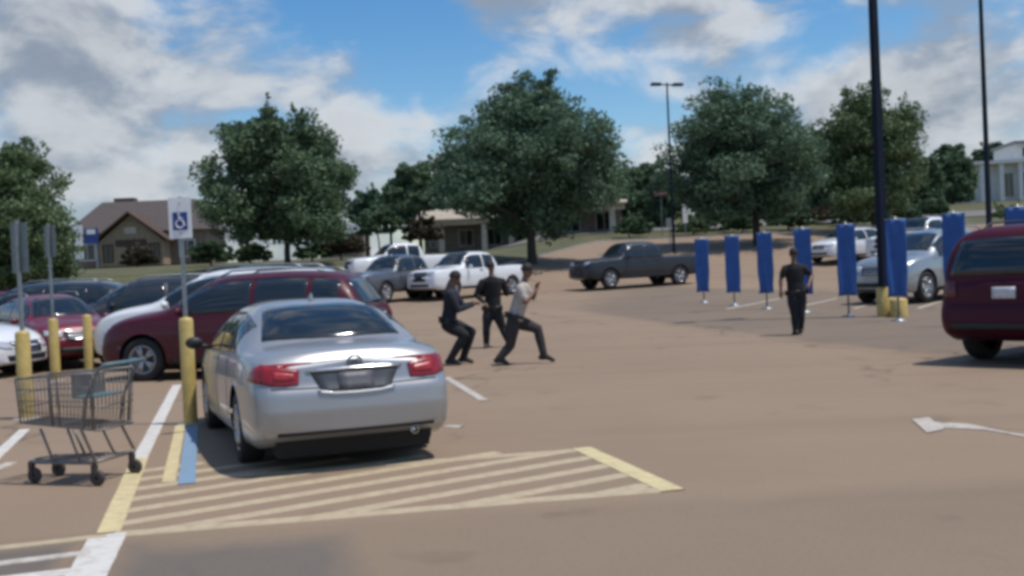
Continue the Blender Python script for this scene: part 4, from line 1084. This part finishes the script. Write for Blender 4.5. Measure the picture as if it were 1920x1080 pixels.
#PART4
# ------------------------------------------------------------------ shopping cart
CARTM = mat('cart_steel', (.20, .185, .175), .45, .5, noise=.15, scale=12)
CARTB = mat('cart_black_plastic', (.05, .042, .038), .6, noise=.15, scale=12)
TEAL = mat('teal_plastic', (.10, .17, .19), .5, noise=.12, scale=10)


def shopping_cart():
    A, B, C, D = G(62, 905), G(105, 893), G(165, 912), G(262, 888)
    rear = (C + D) / 2; front = (A + B) / 2; h = (front - rear).normalized()
    root = empty('shopping_cart', (rear.x, rear.y, 0), math.atan2(h.y, h.x), 'empty grey wire shopping cart standing on the left', 'shopping cart')
    Lb, Rr, Fr = (front - rear).length, .265, .15
    def side(x, y, z): return (x, y, z)
    fr = MB(); rr = .0125
    for s in (-1, 1):      # lower rail: caster to caster, then the upright to the handle
        fr.tube([(Lb + .02, s * Fr, .17), (Lb * .55, s * (Fr + .06), .175), (.04, s * (Rr - .02), .18), (-.03, s * Rr, .20)], rr, 8)
    fr.tube([(Lb + .02, -Fr, .17), (Lb + .07, 0, .17), (Lb + .02, Fr, .17)], rr, 8); fr.tube([(.02, -Rr + .02, .18), (.02, Rr - .02, .18)], rr, 8)
    fr.build('base_frame', CARTM, root, True)
    for s in (-1, 1):
        MB().tube([(-.02, s * Rr, .20), (.10, s * (Rr - .01), .44), (.04, s * (Rr - .005), .70), (-.09, s * Rr, .93), (-.14, s * Rr, .96)], .0125, 8).build('upright', CARTM, root, True)
        MB().tube([(Lb * .62, s * (Fr + .05), .175), (Lb * .80, s * (Fr + .04), .45)], .011, 8).build('strut', CARTM, root, True)
        MB().tube([(Lb * .22, s * (Rr - .04), .18), (Lb * .40, s * (Rr - .06), .45)], .010, 8).build('strut', CARTM, root, True)
    MB().tube([(-.14, -Rr - .01, .96), (-.15, 0, .96), (-.14, Rr + .01, .96)], .018, 10).build('handle', TEAL, root, True)
    # lower rack
    rk = MB()
    for k in range(7): yy = (-1 + 2 * k / 6) * .2; rk.tube([(.06, yy * 1.15, .19), (Lb - .02, yy * .7, .18)], .005, 6)
    for x in (.15, Lb * .5, Lb * .85): rk.tube([(x, -.22 + .09 * x / Lb, .186), (x, .22 - .09 * x / Lb, .186)], .005, 6)
    rk.build('lower_rack', CARTM, root, True)
    # basket: rear wide and deep, nose narrow and higher
    x0, x1 = -.04, Lb + .07
    def hw(x, t): f = (x - x0) / (x1 - x0); return (.275 - .07 * f) * (.86 + .14 * t)
    def zlo(x): f = (x - x0) / (x1 - x0); return .44 + .06 * f
    def zhi(x): f = (x - x0) / (x1 - x0); return .90 - .04 * f
    for s in (-1, 1):
        m = MB()
        for k in range(23): x = x0 + (x1 - x0) * k / 22; m.tube([(x * .96 + .02, s * hw(x, 0), zlo(x)), (x, s * hw(x, 1), zhi(x))], .0032, 5)
        for t in (.25, .5, .75): m.tube([(x, s * hw(x, t), zlo(x) + (zhi(x) - zlo(x)) * t) for x in (x0, (x0 + x1) / 2, x1)], .0042, 6)
        for t in (0, 1): m.tube([(x, s * hw(x, t), zlo(x) + (zhi(x) - zlo(x)) * t) for x in (x0, (x0 + x1) / 2, x1)], .0085, 8)
        for x in (x0 + .02, x0 + .36, x1 - .34, x1): m.tube([(x * .96 + .02, s * (hw(x, 0) + .003), zlo(x)), (x, s * (hw(x, 1) + .003), zhi(x))], .0075, 6)
        m.build('basket_side', CARTM, root, True)
    m = MB()
    for k in range(9): f = -1 + 2 * k / 8; m.tube([(x1 * .96 + .02, f * hw(x1, 0), zlo(x1)), (x1, f * hw(x1, 1), zhi(x1))], .0032, 5)
    for t in (0, .33, .66, 1): z = zlo(x1) + (zhi(x1) - zlo(x1)) * t; m.tube([(x1, -hw(x1, t), z), (x1, hw(x1, t), z)], .006, 6)
    m.build('basket_front', CARTM, root, True)
    m = MB()
    for k in range(11): f = -1 + 2 * k / 10; m.tube([(x0 + .02, f * hw(x0, 0), zlo(x0)), (x0, f * hw(x0, 1), zhi(x0))], .0032, 5)
    for t in (0, .4, 1): z = zlo(x0) + (zhi(x0) - zlo(x0)) * t; m.tube([(x0, -hw(x0, t), z), (x0, hw(x0, t), z)], .006, 6)
    m.build('basket_back', CARTM, root, True)
    m = MB()
    for k in range(12): f = -1 + 2 * k / 11; m.tube([(x0, f * hw(x0, 0), zlo(x0)), (x1, f * hw(x1, 0), zlo(x1))], .0035, 5)
    for k in range(7): x = x0 + (x1 - x0) * k / 6; m.tube([(x, -hw(x, 0), zlo(x) - .005), (x, hw(x, 0), zlo(x) - .005)], .005, 6)
    m.build('basket_floor', CARTM, root, True)
    MB().box((.10, 0, .70), (.20, .42, .012)).build('child_seat', TEAL, root); MB().box((.20, 0, .80), (.012, .42, .20)).build('child_seat_back', CARTM, root)
    for (x, yy) in ((0, Rr - .01), (0, -Rr + .01), (Lb, Fr), (Lb, -Fr)):
        c = MB().box((x - .0, yy, .125), (.03, .055, .09)); c.tube([(x, yy, .14), (x, yy, .185)], .014, 8); fk = c.build('caster', CARTB, root)
        MB().lathe([(.012, -.016), (.05, -.018), (.062, -.012), (.0635, 0), (.062, .012), (.05, .018), (.012, .016)], 20, 'y', (x - .025, yy, .0635)).build('caster_wheel', CARTB, fk, True)


shopping_cart()

# ------------------------------------------------------------------ people
NAVY = mat('navy_uniform', (.014, .016, .026), .85, noise=.25, scale=14, bump=.3, bscale=30)
NAVYT = mat('dark_trousers', (.012, .013, .018), .85, noise=.25, scale=14, bump=.3, bscale=30)
BLACKC = mat('black_uniform', (.010, .010, .011), .85, noise=.3, scale=14, bump=.3, bscale=30)
GREYSH = mat('grey_tan_shirt', (.40, .36, .32), .85, noise=.2, scale=10, bump=.3, bscale=25)
GREYT = mat('charcoal_trousers', (.035, .032, .032), .85, noise=.25, scale=14, bump=.3, bscale=30)
BROWNT = mat('brown_trousers', (.040, .028, .020), .85, noise=.25, scale=14, bump=.3, bscale=30)
SKIN = mat('brown_skin', (.17, .085, .055), .55, noise=.1, scale=20)
SKIN2 = mat('light_skin', (.36, .21, .15), .55, noise=.1, scale=20)
SHOE = mat('black_boots', (.012, .011, .011), .5, noise=.2, scale=20)
HAIR = mat('dark_hair', (.012, .010, .009), .7, noise=.3, scale=30)
BELT = mat('duty_belt', (.010, .010, .010), .45, noise=.2, scale=20)


def person(label, loc, J, face, shirt, trousers, skin, sleeves='short', scale=1.0, hair=True, cap=None):
    """J: joints in metres (x right in the picture, y away, z up); face: unit direction of the gaze in XY"""
    J = {k: Vector(v) for k, v in J.items()}; fx = Vector((face[0], face[1], 0)).normalized(); sd = Vector((-fx.y, fx.x, 0))   # sd = the person's left
    root = empty('person', loc, 0, label, 'person'); root.scale = (scale,) * 3
    reg = {}
    def prim(r): return reg.setdefault(r, MB())
    def limb(r, a, b, ra, rb, n=10):
        m = prim(r); ra *= 1.05 if r == 'skin' else 1.28; rb *= 1.05 if r == 'skin' else 1.32; m.tube([a, a.lerp(b, .35), a.lerp(b, .7), b], [ra, ra * 1.03, (ra * .45 + rb * .55), rb], n); m.ellipsoid(a, (ra,) * 3, 10, 6); m.ellipsoid(b, (rb,) * 3, 10, 6)
    up = (J['neck'] - J['pelvis']).normalized()
    # torso: stacked ellipses from the seat to the shoulders
    prof = [(-.10, .135, .115), (0, .180, .132), (.16, .178, .130), (.38, .174, .128), (.62, .192, .136), (.82, .200, .126), (.93, .172, .100), (1.0, .09, .07)]
    V = []; n = 16; tl = (J['neck'] - J['pelvis'])
    fwd = (fx - up * fx.dot(up)).normalized(); lat = up.cross(fwd) * 1.0
    for t, a, b in prof:
        c = J['pelvis'] + tl * t + fwd * (.02 * math.sin(max(t, 0) * math.pi))
        for k in range(n): w = 2 * math.pi * k / n; V.append(c + lat * (a * math.cos(w)) + fwd * (b * math.sin(w)))
    Fc = [(i * n + k, i * n + (k + 1) % n, (i + 1) * n + (k + 1) % n, (i + 1) * n + k) for i in range(len(prof) - 1) for k in range(n)]
    Fc += [tuple(range(n))[::-1], tuple((len(prof) - 1) * n + k for k in range(n))]
    cut = 2 * n                                                          # the lowest rings are trousers
    prim('shirt').add(V[n * 1:], [tuple(i - n for i in f) for f in Fc if min(f) >= n and len(f) == 4] + [tuple(range(n))[::-1], tuple((len(prof) - 2) * n + k for k in range(n))])
    prim('trousers').add(V[:2 * n], [f for f in Fc if max(f) < 2 * n] + [tuple(n + k for k in range(n))])
    for s in 'lr':
        limb('trousers', J['hip' + s], J['knee' + s], .092, .062); limb('trousers', J['knee' + s], J['ankle' + s], .062, .048)
        a, t = J['ankle' + s], J['toe' + s]; d = (t - a); d.z = 0; d.normalize()
        m = prim('shoe'); m.tube([a + Vector((0, 0, .03)), a + Vector((0, 0, -.02))], [.05, .052], 10); m.tube([a - d * .055 + Vector((0, 0, -.035)), a + d * .06 + Vector((0, 0, -.035)), t + Vector((0, 0, .0))], [.045, .048, .036], 10)
        m.ellipsoid(t, (.042, .042, .034), 10, 6); m.ellipsoid(a - d * .055 + Vector((0, 0, -.035)), (.045,) * 3, 10, 6)
        limb('shirt', J['sh' + s], J['el' + s].lerp(J['sh' + s], .35 if sleeves == 'short' else 0.0), .062, .050 if sleeves == 'short' else .045)
        if sleeves == 'short': limb('skin', J['el' + s].lerp(J['sh' + s], .4), J['el' + s], .042, .038)
        limb('skin' if sleeves == 'short' else 'shirt', J['el' + s], J['wr' + s], .040, .028)
        limb('shirt', J['sh' + s], J['neck'] - up * .06, .058, .052)
        # hand: palm, four curled fingers and a thumb from the palm's side
        w = J['wr' + s]; hd = (w - J['el' + s]).normalized(); pl = hd.cross(Vector((0, 0, 1)))
        pl = pl.normalized() if pl.length > .1 else fx.copy(); nn = pl.cross(hd).normalized(); m = prim('skin')
        pc = w + hd * .05; rot = Matrix((hd, pl, nn)).transposed(); m.ellipsoid(pc, (.055, .042, .019), 12, 8, rot); m.ellipsoid(w + hd * .012, (.03, .028, .022), 10, 6, rot)
        for q, ln in ((-.030, .062), (-.010, .074), (.011, .070), (.031, .054)):
            f0 = w + hd * .088 + pl * q; f1 = f0 + hd * ln * .5 - nn * .012; f2 = f1 + hd * ln * .28 - nn * .030
            m.tube([f0 - hd * .02, f0, f1, f2], [.0095, .0095, .0088, .0075], 7)
        tb = w + hd * .03 + pl * .036 * (1 if s == 'l' else -1); td = pl * (1 if s == 'l' else -1)
        m.tube([tb - td * .01, tb + td * .022 + hd * .025 - nn * .008, tb + td * .026 + hd * .06 - nn * .018], [.013, .0115, .009], 7)
    # neck and head with face
    hc = J['head']; m = prim('skin'); m.tube([J['neck'] - up * .05, J['neck'] + (hc - J['neck']) * .6], [.060, .052], 12)
    hu = (hc - J['neck']).normalized(); hf = (fx - hu * fx.dot(hu)).normalized(); hl = hu.cross(hf); rot = Matrix((hf, hl, hu)).transposed()
    m.ellipsoid(hc + hu * .02, (.098, .078, .105), 16, 12, rot); m.ellipsoid(hc + hf * .028 - hu * .055, (.062, .056, .066), 14, 8, rot)
    m.ellipsoid(hc + hf * .098 - hu * .022, (.016, .012, .022), 8, 6, rot); m.ellipsoid(hc + hf * .082 - hu * .068, (.014, .026, .010), 8, 6, rot)
    m.ellipsoid(hc + hf * .083 + hu * .026, (.014, .045, .009), 8, 6, rot)
    for s in (-1, 1): m.ellipsoid(hc + hl * .079 * s - hu * .012 - hf * .008, (.018, .009, .030), 8, 6, rot)
    # one continuous surface
    allm = MB(); bv = {}
    for r, mb in reg.items(): allm.add(mb.v, mb.f); bv[r] = BVHTree.FromPolygons([Vector(v) for v in mb.v], mb.f)
    tmp = allm.build('tmp_body'); rm = tmp.modifiers.new('r', 'REMESH'); rm.mode = 'VOXEL'; rm.voxel_size = .0105; sm = tmp.modifiers.new('s', 'SMOOTH'); sm.factor = .5; sm.iterations = 3
    dg = bpy.context.evaluated_depsgraph_get(); dg.update(); me = bpy.data.meshes.new_from_object(tmp.evaluated_get(dg)); bpy.data.objects.remove(tmp)
    cols = {'skin': skin, 'shirt': shirt, 'trousers': trousers, 'shoe': SHOE}; order = list(cols)
    me.materials.clear()
    for r in order: me.materials.append(cols[r])
    mi = []
    for p in me.polygons:
        best, bd = 'shirt', 9
        for r in reg:
            q = bv[r].find_nearest(p.center, .08)
            if q[0] is not None:
                d = q[3] + (.004 if r == 'skin' and (p.center - J['head']).length > .14 else 0)
                if d < bd: best, bd = r, d
        mi.append(order.index(best))
    me.polygons.foreach_set('material_index', mi); me.polygons.foreach_set('use_smooth', [True] * len(mi)); me.name = 'body'
    body = link('body', me, None, root)
    eyes = MB()
    for s in (-1, 1): eyes.ellipsoid(hc + hf * .088 + hl * .031 * s + hu * .006, (.008, .012, .008), 10, 6, rot)
    eyes.build('eyes', HAIR, root, True)
    if hair:
        hm = MB(); nn_, mm_ = 18, 8; V = []; Fc = []
        for i in range(mm_ + 1):
            a = math.pi * .60 * i / mm_
            for k in range(nn_):
                w = 2 * math.pi * k / nn_; fr_ = math.cos(w)
                ae = a * (1.0 if fr_ < .2 else 1 - .38 * (fr_ - .2) / .8)
                V.append(hc + hu * .022 + rot @ Vector((.106 * math.sin(ae) * math.cos(w) - .006, .086 * math.sin(ae) * math.sin(w), .112 * math.cos(ae))))
        for i in range(mm_):
            for k in range(nn_): Fc.append((i * nn_ + k, (i + 1) * nn_ + k, (i + 1) * nn_ + (k + 1) % nn_, i * nn_ + (k + 1) % nn_))
        hm.add(V, Fc); ho = hm.build('hair' if cap is None else 'cap', cap or HAIR, root, True); so_ = ho.modifiers.new('t', 'SOLIDIFY'); so_.thickness = .012
    c = J['pelvis'] + tl * .10 + fwd * .004; bl = MB(); V = []
    for t, k2 in ((-.022, 1.10), (-.022, 1.16), (.022, 1.16), (.022, 1.10)):
        for k in range(24): w = 2 * math.pi * k / 24; V.append(c + up * t + lat * (.182 * k2 * math.cos(w)) + fwd * (.134 * k2 * math.sin(w)))
    bl.add(V, [(i * 24 + k, i * 24 + (k + 1) % 24, ((i + 1) % 4) * 24 + (k + 1) % 24, ((i + 1) % 4) * 24 + k) for i in range(4) for k in range(24)])
    bo = bl.build('belt', BELT, root, True)
    for w in (.25, 1.1, 2.0, 2.9):
        q = c + lat * (.20 * math.cos(w)) - fwd * (.145 * math.sin(w)); MB().box(q - up * .02, (.07, .05, .10)).build('belt_pouch', BELT, bo)
    return root


def frame(px, py):                                                     # picture pixels to the person's own metres
    p = put(px, py); k = F / p.y; z0 = p.z
    def f(x, y, dy=0.0): z = (py - y) / k; return ((x - px) / k + ROLL * z, dy, z)
    return p, f


p, f = frame(858, 684)
person('crouching person in dark uniform, nearest the silver sedan, facing right', p,
       dict(head=f(853, 521), neck=f(846, 540), pelvis=f(840, 604), shl=f(850, 551, .17), shr=f(845, 551, -.17), ell=f(868, 576, .16), elr=f(860, 580, -.20), wrl=f(888, 570, .03), wrr=f(886, 573, -.05),
            hipl=f(842, 606, .09), hipr=f(840, 608, -.09), kneel=f(884, 624, .12), kneer=f(872, 628, -.13), anklel=f(868, 672, .12), ankler=f(845, 672, -.12), toel=f(884, 680, .13), toer=f(862, 680, -.13)),
       (1, .12), NAVY, NAVYT, SKIN, 'long', cap=HAIR)
p, f = frame(924, 652)
person('person in black standing with legs apart, half hidden behind the lunging person', p,
       dict(head=f(920, 500), neck=f(922, 518), pelvis=f(924, 582), shl=f(942, 529, .05), shr=f(904, 529, -.03), ell=f(950, 552, .12), elr=f(893, 552, -.05), wrl=f(952, 540, .32), wrr=f(908, 566, -.16),
            hipl=f(932, 586), hipr=f(916, 586), kneel=f(942, 616, .05), kneer=f(912, 614, -.06), anklel=f(954, 643, .02), ankler=f(912, 644, 0), toel=f(962, 650, .12), toer=f(910, 651, -.13)),
       (.35, .9), BLACKC, NAVYT, SKIN, 'long')
p, f = frame(978, 683)
person('lunging person in a grey shirt with one leg stretched back', p,
       dict(head=f(988, 508), neck=f(983, 530), pelvis=f(964, 598), shl=f(984, 541, .17), shr=f(975, 541, -.17), ell=f(1000, 560, .20), elr=f(985, 566, -.24), wrl=f(1006, 542, .12), wrr=f(1001, 549, -.12),
            hipl=f(968, 602, .08), hipr=f(962, 602, -.08), kneel=f(1008, 618, .05), kneer=f(957, 646, -.10), anklel=f(1020, 668, .04), ankler=f(936, 669, -.12), toel=f(1037, 678, .04), toer=f(952, 680, -.12)),
       (1, .25), GREYSH, GREYT, SKIN, 'short')
p, f = frame(1494, 628)
person('lone standing person in black with arms held out, before the blue banners', p,
       dict(head=f(1487, 476), neck=f(1488, 494), pelvis=f(1493, 552), shl=f(1505, 503), shr=f(1472, 503), ell=f(1523, 518, .02), elr=f(1463, 522, -.02), wrl=f(1513, 532, -.15), wrr=f(1462, 543, -.08),
            hipl=f(1501, 555), hipr=f(1486, 555), kneel=f(1501, 590, -.03), kneer=f(1489, 591, -.04), anklel=f(1502, 618, .04), ankler=f(1491, 620, -.04), toel=f(1504, 624, .16), toer=f(1490, 626, .09)),
       (.1, 1), BLACKC, NAVYT, SKIN, 'short')
